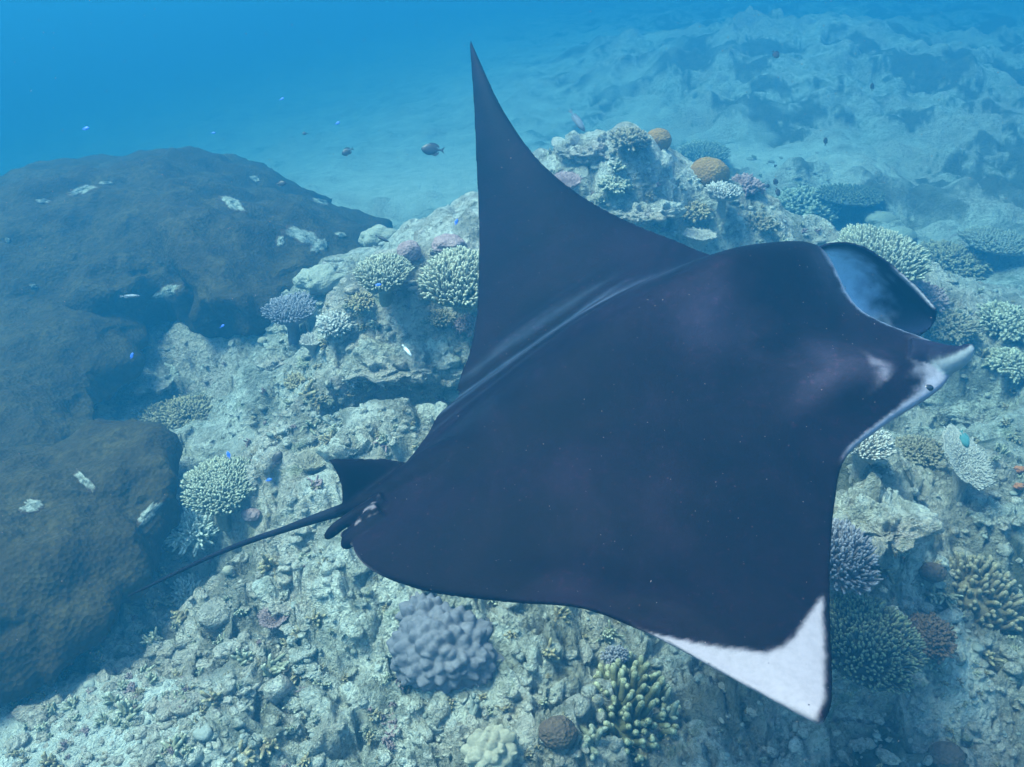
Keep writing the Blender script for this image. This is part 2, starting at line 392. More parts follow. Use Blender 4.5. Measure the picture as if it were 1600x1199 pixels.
f1, f2 = worley(Wp, 0.075, 21); z += rough * lod(0.06) * 0.038 * (0.5 - np.minimum(f1, 1.0))
z += rough * lod(0.05) * 0.045 * fbm(Wp, 0.09, 3, 0.6, seed=6)
z += lod(0.02) * (0.015 * rough + 0.004) * fbm(Wp, 0.035, 2, 0.6, seed=8)
# pits and small caves
pf = fbm(Wp, 0.16, 2, seed=50); pit = smooth(0.34, 0.52, pf) * rough * lod(0.1)
z -= 0.075 * pit
pf = fbm(Wp, 0.06, 2, seed=60); z -= 0.032 * smooth(0.3, 0.5, pf) * rough * lod(0.045)
# explicit hollows seen in the photograph: (px,py,z, rx, ry, depth)
for (px, py, zz, rx, ry, k) in ((640,640,-2.45,0.42,0.22,0.38),(545,1160,-2.85,0.07,0.06,0.16),(1370,820,-2.3,0.13,0.06,0.2),(520,645,-2.4,0.10,0.08,0.15),(700,575,-2.2,0.14,0.06,0.16),
        (310,880,-2.9,0.22,0.22,0.2),(1420,690,-2.8,0.2,0.16,0.25),(1530,600,-2.7,0.3,0.2,0.2),(880,330,-1.8,0.25,0.12,0.18),(1120,340,-1.9,0.2,0.15,0.2),(1400,930,-2.7,0.3,0.15,0.14),
        (420,660,-2.7,0.12,0.1,0.1),(600,470,-2.2,0.14,0.09,0.14),(1230,60,-2.6,2.5,1.5,0.0)):
    c = at_z(px, py, zz); d = np.sqrt(((x - c[0]) / rx) ** 2 + ((y - c[1]) / ry) ** 2) + 0.25 * fbm(P, 0.2, 3, seed=70)
    z -= k * smooth(1.15, 0.65, d)
# sideways shove so that lumps overhang a little
nx = fbm(Wp, 0.14, 3, seed=80); ny = fbm(Wp, 0.14, 3, seed=90)
x2 = x + 0.035 * nx * rough * lod(0.1); y2 = y + 0.035 * ny * rough * lod(0.1)
turf_shade = np.clip(smooth(0.0, 0.22, fbm(P + 7, 1.4, 6, 0.75, seed=140)) * smooth(6.5, 9.5, y) * 0.8 * smooth(-1.5, 1.0, x) + 0.5 * smooth(0.1, 0.4, fbm(P + 3, 0.5, 4, 0.6, seed=150)) * smooth(7.5, 6, y) + (0.10 + 0.35 * smooth(-0.15, 0.25, fbm(P + 5, 0.35, 4, 0.65, seed=160))) * smooth(0.5, 1.3, x) * smooth(5.2, 4.2, y), 0, 1) * (1 - 0.6 * sandmask)  # turf patches, plus shade painted over the lower right reef
TV = np.stack([x2, y2, z], 1)
TQ = grid_faces(NU, NV)
seabed = link('seabed', mesh_from('seabed', TV, [TQ[:, ::-1]], True, {'sand': sandmask * (1 - turf_shade * 0.8), 'turf_shade': turf_shade}), M_REEF, kind='structure')
# coarse copy for placing things (every second vertex)
ii = np.arange(0, NU, 2); jj = np.arange(0, NV, 2)
sub = TV.reshape(NU, NV, 3)[np.ix_(ii, jj)].reshape(-1, 3)
BV = BVHTree.FromPolygons([tuple(v) for v in sub], [tuple(f) for f in grid_faces(len(ii), len(jj))])
ORG = Vector((0, 0, 0))
def ground(px, py):
    r = ray(px, py); d = Vector(r).normalized()
    h = BV.ray_cast(ORG, d)
    if h[0] is None: p = at_z(px, py, -3.2); return p, np.array([0, 0, 1.0])
    return np.array(h[0]), np.array(h[1] if h[1].z > 0 else -h[1])
def gz(x_, y_):
    h = BV.ray_cast(Vector((x_, y_, 5)), Vector((0, 0, -1)))
    return h[0].z if h[0] else -3.2
def spot(px, py, up=0.0):
    """ground point under a pixel, raised by `up` while staying on that line of sight"""
    p, n = ground(px, py); r = ray(px, py)
    q = p * (1 + up / p[2]) if up else p
    return q, p, n
def mpp(p): return (p[1] * cp - p[2] * sp) / FPX          # metres per photo pixel at p
def squash(p):
    r = p / np.linalg.norm(p); return max(0.35, -r[2])     # how much level ground is foreshortened

# ------------------------------------------------------------------ great brown coral
def rim_dome(outline, height, thick, skirt, seedn, nr=80, na=320, lump=0.05, power=2.2, centre=None, tilt=(0, 0)):
    O = np.array(outline); m = len(O)
    K = np.concatenate([O[-2:], O, O[:3]]); S = catmull(K, (len(K) - 1) * 40 + 1)
    S = S[80:80 + m * 40]; S = S[np.linspace(0, len(S) - 1, na).astype(int)]
    c = S.mean(0) if centre is None else np.array(centre)
    prof = [(r, height * (1 - r ** power), 1) for r in np.linspace(0.0, 0.96, nr)]
    prof += [(0.985, height * (1 - 0.985 ** power) - 0.1 * thick, 1), (1.0, -0.25 * thick, 1), (1.0, -0.6 * thick, 1), (0.985, -0.9 * thick, 1), (0.95, -thick, 0), (0.86, -thick - 0.15 * skirt, 0), (0.76, -thick - 0.4 * skirt, 0), (0.7, -thick - skirt, 0)]
    V = []
    for r, h, k in prof:
        V.append(np.stack([c[0] + (S[:, 0] - c[0]) * r, c[1] + (S[:, 1] - c[1]) * r, c[2] + (S[:, 2] - c[2]) * r + h], 1))
    V = np.concatenate(V); n = len(prof)
    rr = np.repeat([p[0] for p in prof], na)
    edge = smooth(0.75, 1.0, rr)
    L = fbm(V, 0.75, 3, seed=seedn) * lump * 1.6 + fbm(V, 0.2, 3, seed=seedn + 4) * lump * 0.6
    V[:, 2] += L
    V[:, 0] += fbm(V, 0.3, 3, seed=seedn + 7) * 0.11 * edge; V[:, 1] += fbm(V, 0.3, 3, seed=seedn + 9) * 0.11 * edge
    return V, grid_faces(n, na, True)
bc_loc = (-2.6, 5.0, -3.0)
giant = thing('giant_coral', 'huge brown plate coral mound on the left with a few white bare patches', 'coral', bc_loc)
UP = [Z(-350,520,-2.6), Z(-80,500,-2.55), Z(120,482,-2.5), Z(190,468,-2.48), Z(250,446,-2.45), Z(300,470,-2.42), Z(350,486,-2.42), Z(400,492,-2.42), Z(450,470,-2.45), Z(520,452,-2.5), Z(590,425,-2.6), Z(640,392,-2.75), W(-0.85,7.5,-2.85), W(-1.8,8.3,-2.75), W(-3.0,9.2,-2.6), W(-5.0,8.9,-2.7), W(-6.6,7.6,-2.9), W(-6.4,5.6,-2.8)]
def plate(outline, *a, **k):
    V, Q = rim_dome(outline, *a, **k)
    o = link('coral_plate', mesh_from('coral_plate', V - np.array(bc_loc), [Q]), M_BROWN, giant)
    return o, (V, Q)
pl1, g1 = plate(UP, 0.43, 0.16, 0.6, 1, centre=(-2.9, 6.5, -2.45), lump=0.07, power=2.0)
MID = [Z(-500,700,-2.75), Z(-250,1000,-2.8), Z(60,860,-2.78), Z(140,760,-2.76), Z(158,680,-2.76), Z(152,640,-2.75), Z(165,590,-2.70), Z(205,545,-2.66), Z(222,480,-2.62), Z(170,415,-2.62), Z(0,400,-2.65), Z(-350,450,-2.75)]
pl2, g2 = plate(MID, 0.22, 0.14, 0.4, 21, centre=tuple(at_z(-60, 600, -2.7)), lump=0.05)
LOW = [Z(-450,800,-2.72), Z(-100,690,-2.7), Z(60,672,-2.7), Z(130,700,-2.66), Z(160,668,-2.64), Z(205,662,-2.62), Z(255,690,-2.6), Z(282,735,-2.6), Z(270,775,-2.62), Z(238,800,-2.64), Z(236,850,-2.66), Z(205,900,-2.68), Z(170,950,-2.7), Z(95,1002,-2.72), Z(0,1052,-2.74), Z(-120,1100,-2.76), Z(-450,1150,-2.8)]
pl3, g3 = plate(LOW, 0.26, 0.15, 0.25, 41, centre=tuple(at_z(-60, 850, -2.68)), lump=0.05)
allV = []; allF = []; k0 = 0
for V_, Q_ in (g1, g2, g3):
    allV += [tuple(v) for v in V_]; allF += [tuple(q) for q in (Q_ + k0)]; k0 += len(V_)
BVB = BVHTree.FromPolygons(allV, allF)
def cast_big(px, py):
    h = BVB.ray_cast(ORG, Vector(ray(px, py)).normalized())
    return (np.array(h[0]), np.array(h[1])) if h[0] is not None else (None, None)
def dead_patch(px, py, rx, ry, rot, seedn):
    c0, _ = cast_big(px, py)
    if c0 is None: return
    nr, na = 9, 40; V = []
    for i in range(nr):
        r = i / (nr - 1)
        for j in range(na):
            t = 2 * math.pi * j / na
            w_ = 1 + 0.5 * float(n_at(np.array([[math.cos(t) * 1.3, math.sin(t) * 1.3, seedn]]), 1.0)[0]) + 0.3 * float(n_at(np.array([[math.cos(t) * 4, math.sin(t) * 4, seedn]]), 1.0)[0])
            u, v = rx * r * w_ * math.cos(t), ry * r * w_ * math.sin(t)
            q, n_ = cast_big(px + u * math.cos(rot) - v * math.sin(rot), py + u * math.sin(rot) + v * math.cos(rot))
            if q is None or np.linalg.norm(q - c0) > 0.7: q = V[-1] if V else c0; n_ = np.array([0, 0, 0.])
            elif n_ is not None:
                n_ = n_ if n_[2] > 0 else -n_
                q = q + n_ * (0.002 + 0.007 * (1 - r) ** 0.5 + 0.012 * random.random() * (1 - r))
            V.append(q)
    V = np.array(V); V[-na:, 2] -= 0.012; ea = np.repeat(1 - np.linspace(0, 1, nr), na)
    link('bare_patch', mesh_from('bare_patch', V - np.array(bc_loc), [grid_faces(nr, na, True)], True, {'tip': ea}), M_PATCH, giant)
for i, a in enumerate(((362,318,24,10,0.6),(398,280,9,6,0.2),(477,372,34,13,0.35),(500,384,14,16,1.0),(438,378,9,9,0),(130,297,22,8,-0.3),(68,315,14,4,0.1),(165,287,14,3,0),(503,316,14,5,0.3),(532,368,12,4,0.1),
                       (132,752,24,9,0.75),(50,792,22,12,0.05),(12,376,5,5,0),(52,448,9,4,0.1),(262,455,28,10,-0.35),(232,803,30,10,-0.8))):
    dead_patch(*a, seedn=i * 3.7)

# ------------------------------------------------------------------ manta ray
#   far tip -> near tip;   leading edge (px,py,depth), trailing edge (px,py,depth), half thickness up, down, crest position
ST = [
 ((737,67,3.55), (734,69,3.55), .008,.008,.45),
 ((757,112,3.47),(740,160,3.45), .012,.011,.42),
 ((786,172,3.38),(744,250,3.36), .018,.014,.40),
 ((836,245,3.24),(748,345,3.24), .024,.018,.38),
 ((900,302,3.10),(748,425,3.10), .030,.022,.36),
 ((975,345,2.99),(744,498,2.97), .036,.028,.36),
 ((1050,376,2.92),(728,570,2.86),.045,.045,.38),
 ((1130,405,2.85),(694,640,2.76),.085,.070,.40),
 ((1212,388,2.78),(645,712,2.65),.135,.100,.42),
 ((1284,392,2.70),(595,765,2.55),.150,.125,.45),
 ((1345,486,2.60),(560,800,2.48),.150,.135,.48),
 ((1474,545,2.49),(548,828,2.42),.130,.130,.48),
 ((1478,597,2.40),(550,850,2.36),.110,.120,.46),
 ((1386,660,2.30),(562,875,2.31),.085,.095,.42),
 ((1322,715,2.22),(596,900,2.26),.065,.065,.38),
 ((1304,790,2.12),(670,923,2.19),.048,.040,.36),
 ((1298,870,2.01),(790,935,2.09),.036,.028,.36),
 ((1297,945,1.91),(905,945,1.99),.026,.021,.38),
 ((1299,1010,1.82),(1020,993,1.90),.019,.016,.40),
 ((1301,1065,1.75),(1130,1055,1.80),.013,.012,.42),
 ((1299,1103,1.69),(1215,1100,1.72),.009,.009,.45),
 ((1288,1128,1.655),(1278,1131,1.655),.007,.007,.45),
]
NS, NC = 260, 110
LE = catmull([at_depth(*s[0]) for s in ST], NS); TE = catmull([at_depth(*s[1]) for s in ST], NS)
par = catmull([[s[2], s[3], s[4]] for s in ST], NS)
sv = np.linspace(0, len(ST) - 1, NS)
nose = at_depth(1440, 540, 2.5); rump = at_depth(560, 790, 2.5)
axis = (nose - rump) / np.linalg.norm(nose - rump)
span = at_depth(1297, 945, 1.91) - at_depth(900, 302, 3.1); up_b = np.cross(span, axis); up_b /= np.linalg.norm(up_b)
if up_b[2] < 0: up_b = -up_b
up_b = up_b * 0.6 + np.array([0, 0, 1]) * 0.4; up_b /= np.linalg.norm(up_b)
tc = 0.5 - 0.5 * np.cos(np.linspace(0, math.pi, NC))       # 0 = leading edge
def prof(t, crest):
    a = np.where(t < crest, np.sin(np.clip(t / crest, 0, 1) * math.pi / 2) ** 0.75, np.cos(np.clip((t - crest) / (1 - crest), 0, 1) * math.pi / 2) ** 1.15)
    return a
S_, T_ = np.meshgrid(sv, tc, indexing='ij')
base = LE[:, None] * (1 - T_[..., None]) + TE[:, None] * T_[..., None]
cr = par[:, 2][:, None]
pf_ = prof(T_, cr)
# belly and back: ridge along the midline, tail peduncle
top = base + up_b * (par[:, 0][:, None] * pf_)[..., None]
bot = base - up_b * (par[:, 1][:, None] * pf_)[..., None]
# near wing billows a little, far wing cups upwards at the trailing edge
flat = base.reshape(-1, 3)
wv = (0.012 * np.sin(T_ * 9 + S_ * 0.9) * smooth(0.5, 1.0, T_) * smooth(13, 16, S_) * smooth(21, 18, S_))[..., None] * up_b
# fold between the back and the far wing
fold = smooth(0.30, 0.60, T_) * (np.exp(-((S_ - 6.75) / 0.28) ** 2) * -0.018 + np.exp(-((S_ - 7.25) / 0.22) ** 2) * 0.012 + np.exp(-((S_ - 6.2) / 0.2) ** 2) * 0.008)
# hollow and swelling behind the head
swell = 0.03 * np.exp(-((S_ - 12.0) / 1.0) ** 2 - ((T_ - 0.16) / 0.10) ** 2) + 0.03 * np.exp(-((S_ - 9.0) / 0.9) ** 2 - ((T_ - 0.2) / 0.12) ** 2) - 0.018 * np.exp(-((S_ - 10.6) / 0.8) ** 2 - ((T_ - 0.1) / 0.08) ** 2)
top = top + wv + up_b * (fold + swell)[..., None]; bot = bot + wv
# colours of the skin (pigment, some painted sheen): dark back, white belly
DK = np.array([0.0032, 0.0026, 0.0060]); PUR = np.array([0.0080, 0.0048, 0.0115]); GRY = np.array([0.022, 0.030, 0.050]); WH = np.array([0.175, 0.155, 0.178])
Pm = top.reshape(-1, 3)
nz = fbm(Pm, 0.35, 4, seed=100).reshape(S_.shape); nf = fbm(Pm, 0.03, 3, seed=110).reshape(S_.shape)
def lerp(a, b, f): return a * (1 - f[..., None]) + b * f[..., None]
colT = lerp(np.broadcast_to(DK, top.shape), PUR, np.clip(0.3 + nz * 1.0, 0, 1) * 0.6)
def spotk(s0, t0, ds, dt, rot=0.0):
    a = (S_ - s0) / ds; b = (T_ - t0) / dt; c, s = math.cos(rot), math.sin(rot)
    return np.exp(-((a * c + b * s) ** 2 + (-a * s + b * c) ** 2))
for (s0, t0, ds, dt, rot, col, k) in ((11.3,.21,0.85,.06,0.0,np.array([.032,.025,.042]),.85),(9.9,.28,0.7,.08,0.0,np.array([.021,.016,.030]),.75),(7.75,.24,.3,.10,0,GRY*1.2,.7),
        (16,.42,1.8,.06,.2,PUR,.5),(13,.62,1.2,.08,.4,PUR,.5),(7.1,.55,.16,.22,0,GRY*1.3,.75),(6.3,.7,.12,.15,0,GRY,.5),(9.0,.8,.5,.1,0,GRY*.7,.4),(9.3,.03,.5,.03,0,GRY,.5)):
    colT = lerp(colT, col, np.clip(spotk(s0, t0, ds, dt, rot) * k * (1 + 1.2 * nz), 0, 1))  # shoulder patches and the sheen of the back, put into the skin colour
# edge highlights of the fold, painted as pale streaks in the skin
stv = np.clip(np.sin(S_ * 15 + nz * 2) * 0.5 + 0.5, 0, 1) ** 4 * np.exp(-((S_ - 6.9) / 0.55) ** 2) * smooth(.25, .5, T_)
colT = lerp(colT, np.array([.05, .08, .13]), stv * 0.42)
# pale margin round the mouth corner and cheek
TK = T_
wck = 0.014 + 0.075 * np.exp(-((S_ - 11.55) / 0.75) ** 2)
ck = smooth(1.0, 0.1, TK / wck + 0.25 * nf) * smooth(10.6, 11.1, S_) * smooth(14.3, 13.5, S_)
colT = lerp(colT, np.array([.20, .20, .25]), ck)
arc_d = np.hypot((S_ - (11.35 + (0.145 - T_) * 18)) * 0.04, 0) / 0.010
arc = np.exp(-arc_d ** 2) * smooth(0.100, 0.112, T_) * smooth(0.152, 0.142, T_)
colT = lerp(colT, np.array([.11, .10, .13]), arc * np.clip(0.7 + nf, 0, 1))
lip = smooth(0.014, 0.004, TK + 0.006 * nf) * smooth(8.9, 9.4, S_) * smooth(11.9, 11.2, S_)
colT = lerp(colT, np.array([.10, .13, .19]), lip)
# white wing end with a dark leading rim (near wing)
chord = np.linalg.norm(LE - TE, axis=1)[:, None]
edge_le = smooth(0.009, 0.024, T_ * chord + 0.004 * nf)
sb_ = np.interp(T_, [0, .03, .07, .13, .2, .3, .45, .7, 1], [16.7, 16.9, 17.2, 17.6, 17.98, 18.28, 18.48, 18.36, 17.98])
inner = smooth(-0.07, 0.07, S_ - sb_ + 0.01 * nf)
tipw = edge_le * inner
WTIP = (S_ > 16) * tipw
colT = lerp(colT, WH, np.clip(WTIP, 0, 1))
colB = np.broadcast_to(WH, top.shape).copy()
gr = smooth(0.06, 0.0, np.minimum(T_, 1 - T_)); colB = lerp(colB, DK, gr * (1 - smooth(10.5, 11.5, S_) * smooth(14.2, 13.6, S_)) * (1 - smooth(17.6, 18.2, S_) * smooth(0.3, 0.5, T_)))
shell = Bag(); cols = []
def shell_add(V, Q=None, T=None, Cc=None):
    shell.add(V, Q, T); cols.append(np.broadcast_to(Cc, V.shape) if np.ndim(Cc) == 1 else Cc)
def closed_grid(TOP, BOT, ct, cb):
    nu, nv = TOP.shape[:2]
    V = np.concatenate([TOP.reshape(-1, 3), BOT.reshape(-1, 3)]); q = grid_faces(nu, nv); o = nu * nv
    Q = [q[:, ::-1], q + o]
    for (i0, i1) in (([(i, 0) for i in range(nu)], 0), ([(i, nv - 1) for i in range(nu)], 1), ([(0, j) for j in range(nv)], 1), ([(nu - 1, j) for j in range(nv)], 0)):
        idx = np.array([i * nv + j for i, j in i0]); f = np.stack([idx[:-1], idx[1:], idx[1:] + o, idx[:-1] + o], 1)
        Q.append(f if i1 == 0 else f[:, ::-1])
    shell_add(V, np.concatenate(Q), None, np.concatenate([np.broadcast_to(ct, TOP.shape).reshape(-1, 3), np.broadcast_to(cb, TOP.shape).reshape(-1, 3)]))
# keep a least thickness so that the voxel skin stays whole
mt = up_b * 0.0075
closed_grid(top + mt, bot - mt, colT, colB)
def plate_shell(rails, thick, cin, cout, nu=60, nv=34, flip=1):
    """curved thick plate from rails of (px,py,depth); colours for the side facing us and the other"""
    Rr = np.stack([catmull([at_depth(*p) for p in r], nu) for r in rails], 1)     # nu x nrails x 3
    G = np.stack([catmull(Rr[i], nv) for i in range(nu)])
    du = np.gradient(G, axis=0); dv = np.gradient(G, axis=1); N = np.cross(du, dv); N /= np.linalg.norm(N, axis=2)[..., None] + 1e-9
    u = np.linspace(0, 1, nu)[:, None]; v = np.linspace(0, 1, nv)[None]
    th = thick * (0.35 + 0.65 * np.clip(np.minimum(np.minimum(v, 1 - v), np.minimum(u, 1 - u)) * 6, 0, 1))
    view = G / np.linalg.norm(G, axis=2)[..., None]
    sgn = np.sign((N * view).sum(2).mean()); N = -N * sgn
    A = G + N * th[..., None] * .5; B = G - N * th[..., None] * .5
    ca = cin(G, u, v) if callable(cin) else np.broadcast_to(cin, G.shape); cb = cout(G, u, v) if callable(cout) else np.broadcast_to(cout, G.shape)
    closed_grid(A, B, ca, cb)
# far head fin: tall scoop beside the open mouth
def far_in(G, u, v):
    n_ = fbm(G.reshape(-1, 3), 0.05, 4, seed=130).reshape(G.shape[:2])
    f = smooth(0.70, 0.28, u + 0.10 * n_ + 0.0 * v) * smooth(0.03, 0.22, v)
    base_ = lerp(np.broadcast_to(np.array([.006, .010, .026]), G.shape), np.array([.42, .56, .74]), f)
    rim = smooth(0.05, 0.015, v + 0.0 * u) * smooth(0.62, 0.70, u) * smooth(1.0, .96, u)
    base_ = lerp(base_, np.array([.24, .25, .3]), rim * np.ones(G.shape[:2]))
    return base_
plate_shell([[(1262,400,2.76),(1292,382,2.77),(1338,382,2.78),(1385,408,2.78),(1430,447,2.76),(1464,484,2.72)],
             [(1262,415,2.80),(1297,397,2.88),(1340,414,2.93),(1385,445,2.91),(1428,474,2.85),(1462,501,2.76)],
             [(1262,430,2.82),(1302,440,2.93),(1342,470,2.97),(1385,498,2.94),(1424,512,2.86),(1452,514,2.77)],
             [(1262,450,2.80),(1310,500,2.90),(1345,530,2.92),(1385,545,2.88),(1415,536,2.81),(1436,522,2.76)]], 0.024, far_in, np.array([.008, .008, .014]))
# near head fin: rolled into a horn
HC = [None]
def horn(ctrl, cfun, sides=22, n=40, fl=1.0):
    K = np.array([[*at_depth(a, b, c), r] for a, b, c, r in ctrl]); S2 = catmull(K, n)
    V, Q, T3 = tube(S2[:, :3], np.maximum(S2[:, 3], 0.004), sides)
    HC[0] = np.concatenate([np.repeat(S2[:, :3], sides, 0), S2[:1, :3], S2[-1:, :3]])
    shell_add(V, Q, T3, cfun(V))
ctr_h = at_depth(1490, 556, 2.36)
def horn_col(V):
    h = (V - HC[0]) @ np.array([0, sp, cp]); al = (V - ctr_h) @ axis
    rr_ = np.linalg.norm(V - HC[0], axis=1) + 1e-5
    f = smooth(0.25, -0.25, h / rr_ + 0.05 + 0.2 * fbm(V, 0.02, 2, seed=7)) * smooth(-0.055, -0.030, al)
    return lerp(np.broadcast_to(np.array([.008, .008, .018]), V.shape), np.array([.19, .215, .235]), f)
horn([(1420,560,2.47,.060),(1452,562,2.45,.052),(1480,562,2.41,.042),(1500,556,2.37,.029),(1513,546,2.345,.018),(1519,540,2.335,.010)], horn_col)
# dorsal fin on the tail root
DF = np.array([.005, .0045, .009])
plate_shell([[(512,718,2.47),(522,716,2.475),(560,716,2.50),(605,717,2.53),(645,724,2.56)],
             [(524,737,2.475),(540,738,2.48),(570,738,2.505),(608,740,2.53),(650,745,2.56)],
             [(533,762,2.48),(548,765,2.49),(575,768,2.51),(612,768,2.53),(650,772,2.56)],
             [(534,786,2.49),(550,790,2.50),(580,792,2.515),(615,792,2.54),(650,795,2.56)]], 0.02, DF, DF)
# pelvic fins and claspers under the tail root
def pf_col(V): return lerp(np.broadcast_to(DK * 1.2, V.shape), WH * .8, 0.8 * smooth(0.42, 0.55, fbm(V, 0.03, 2, seed=3)))
horn([(600,790,2.46,.040),(560,803,2.44,.020),(535,818,2.43,.017),(518,832,2.42,.016),(508,842,2.42,.009)], pf_col)
horn([(590,800,2.42,.030),(566,812,2.40,.012),(550,826,2.40,.010),(532,838,2.40,.008)], lambda V: lerp(np.broadcast_to(DK, V.shape), WH * .6, smooth(0.0, 0.2, fbm(V, 0.03, 2, seed=5))))
horn([(600,815,2.42,.04),(560,835,2.39,.024),(543,848,2.38,.020),(539,858,2.38,.011)], lambda V: np.broadcast_to(DK * 1.2, V.shape))
# peduncle
horn([(760,720,2.53,.11),(680,745,2.52,.085),(620,768,2.51,.052),(580,781,2.50,.030),(548,793,2.50,.021),(520,802,2.505,.016)], lambda V: lerp(np.broadcast_to(DK * 1.1, V.shape), WH * .45, smooth(.002, -.016, (V - at_depth(540, 796, 2.5)) @ up_b) * ((V - at_depth(575, 785, 2.5)) @ axis < 0)))
src = shell.mesh('manta_source')
tmp = bpy.data.objects.new('tmp', src); COL.objects.link(tmp)
md = tmp.modifiers.new('r', 'REMESH'); md.mode = 'VOXEL'; md.voxel_size = 0.0068; md.use_smooth_shade = True
ms = tmp.modifiers.new('s', 'SMOOTH'); ms.factor = 0.5; ms.iterations = 4
dg = bpy.context.evaluated_depsgraph_get()
body = bpy.data.meshes.new_from_object(tmp.evaluated_get(dg)); body.name = 'manta_ray'
bpy.data.objects.remove(tmp, do_unlink=True)
n = len(body.vertices); BVt = np.empty(n * 3, dtype=np.float32); body.vertices.foreach_get('co', BVt); BVt = BVt.reshape(-1, 3)
srcV = np.concatenate(shell.V); srcC = np.concatenate(cols)
fs = []
for q in shell.Q: fs += [(a, b, c, d) for a, b, c, d in q.tolist()]
for q in shell.T: fs += [tuple(f) for f in q.tolist()]
bvs = BVHTree.FromPolygons(srcV.tolist(), fs)
Farr = np.array([f if len(f) == 4 else (f[0], f[1], f[2], f[2]) for f in fs])
fi = np.array([bvs.find_nearest(v)[2] for v in BVt.tolist()])
vc = srcV[Farr[fi]]; wt = 1 / (np.linalg.norm(vc - BVt[:, None], axis=2) + 1e-4) ** 2; wt /= wt.sum(1)[:, None]
bcol = (srcC[Farr[fi]] * wt[..., None]).sum(1)
org = at_depth(1000, 620, 2.55)
BVt2 = BVt - org.astype(np.float32)
body.vertices.foreach_set('co', BVt2.ravel()); body.update()
at_ = body.attributes.new('skin', 'FLOAT_COLOR', 'POINT'); cc = np.ones((n, 4), dtype=np.float32); cc[:, :3] = bcol; at_.data.foreach_set('color', cc.ravel())
m, t, b = newmat('manta skin')
co = nd(t, 'ShaderNodeTexCoord').outputs['Object']
ska = nd(t, 'ShaderNodeAttribute', attribute_name='skin').outputs['Color']
f = noise_tex(t, 55, 4, 0.7, co); c = mixc(t, ramp(t, f, 0.35, 0.75, 0, 0.14), ska, (0.0, 0.0, 0.0), 'MIX')
sc_ = noise_tex(t, 9, 2, 0.5, co)
spk = nd(t, 'ShaderNodeTexVoronoi', Scale=46.0); t.links.new(co, spk.inputs['Vector'])
rnd = nd(t, 'ShaderNodeSeparateColor'); t.links.new(spk.outputs['Color'], rnd.inputs[0])
dot = nd(t, 'ShaderNodeMath', operation='MULTIPLY'); t.links.new(ramp(t, spk.outputs['Distance'], 0.13, 0.04), dot.inputs[0]); t.links.new(ramp(t, rnd.outputs[0], 0.80, 0.84), dot.inputs[1])
mot = noise_tex(t, 42, 6, 0.85, co, 0.6)
wm = mixc(t, ramp(t, mot, 0.52, 0.70, 0, 1.0), (1, 1, 1), (2.2, 1.6, 1.7)); c = mixc(t, ramp(t, nd_lum(t, ska), 0.03, 0.10, 1.0, 0.0), c, mixc(t, 1.0, c, wm, 'MULTIPLY'))
mo2 = noise_tex(t, 5.5, 5, 0.7, co, 0.8)
wm2 = mixc(t, ramp(t, mo2, 0.35, 0.68), (0.75, 0.8, 0.85), (1.25, 1.2, 1.15)); c = mixc(t, ramp(t, nd_lum(t, ska), 0.03, 0.10, 1.0, 0.0), c, mixc(t, 1.0, c, wm2, 'MULTIPLY'))
c = mixc(t, dot.outputs[0], c, (0.035, 0.022, 0.028))
t.links.new(c, b.inputs['Base Color']); b.inputs['Roughness'].default_value = 0.5
b.inputs['Specular IOR Level'].default_value = 0.012
bump(t, b, noise_tex(t, 130, 4, 0.7, co), 0.35, 0.004)
M_MANTA = m
manta = link('manta_ray', body, M_MANTA, loc=org, label='large black manta ray with raised far wing and white near wing end', category='manta ray')
# tail
TL = catmull([[*at_depth(a, b, d), r] for a, b, d, r in ((560,790,2.50,.020),(520,802,2.505,.0165),(480,815,2.51,.0125),(440,829,2.53,.0095),(400,842,2.55,.0085),(340,865,2.58,.0070),(280,893,2.62,.0055),(235,915,2.66,.004),(200,932,2.70,.0025))], 90)
V, Q, T3 = tube(TL[:, :3], TL[:, 3], 12)
skc = np.broadcast_to(np.array([.008, .010, .018]), V.shape).copy()
tm = mesh_from('tail', V - org, [Q, T3], True, {'skin': lerp(skc, np.array([.3, .32, .35]), smooth(0.0, -0.6, np.concatenate([np.tile(np.sin(np.linspace(0, 2 * math.pi, 12, endpoint=False)), 90), [0, 0]])) * 0.0)})
link('tail', tm, M_MANTA, manta)
# eye on the cheek
m, t, b = newmat('dark eye'); b.inputs['Base Color'].default_value = (.01, .01, .015, 1); b.inputs['Roughness'].default_value = 0.15
M_EYE = m
iv, it = ico(3)
def body_hit(px, py):
    rv = [tuple(v) for v in (BVt).tolist()]
    return None
bvb = BVHTree.FromObject(manta, bpy.context.evaluated_depsgraph_get())
def skin_at(px, py):
    d = Vector(ray(px, py)).normalized(); h = bvb.ray_cast(Vector(-org), d)
    return (np.array(h[0]), np.array(h[1])) if h[0] is not None else (None, None)
ep = None
for (a, bb) in ((1452,606),(1448,604),(1442,606),(1435,600)):
    ep, en = skin_at(a, bb)
    if ep is not None: break
if ep is not None:
    link('eye', mesh_from('eye', iv * np.array([.014, .009, .010]) + ep - en * 0.004, [it]), M_EYE, manta)

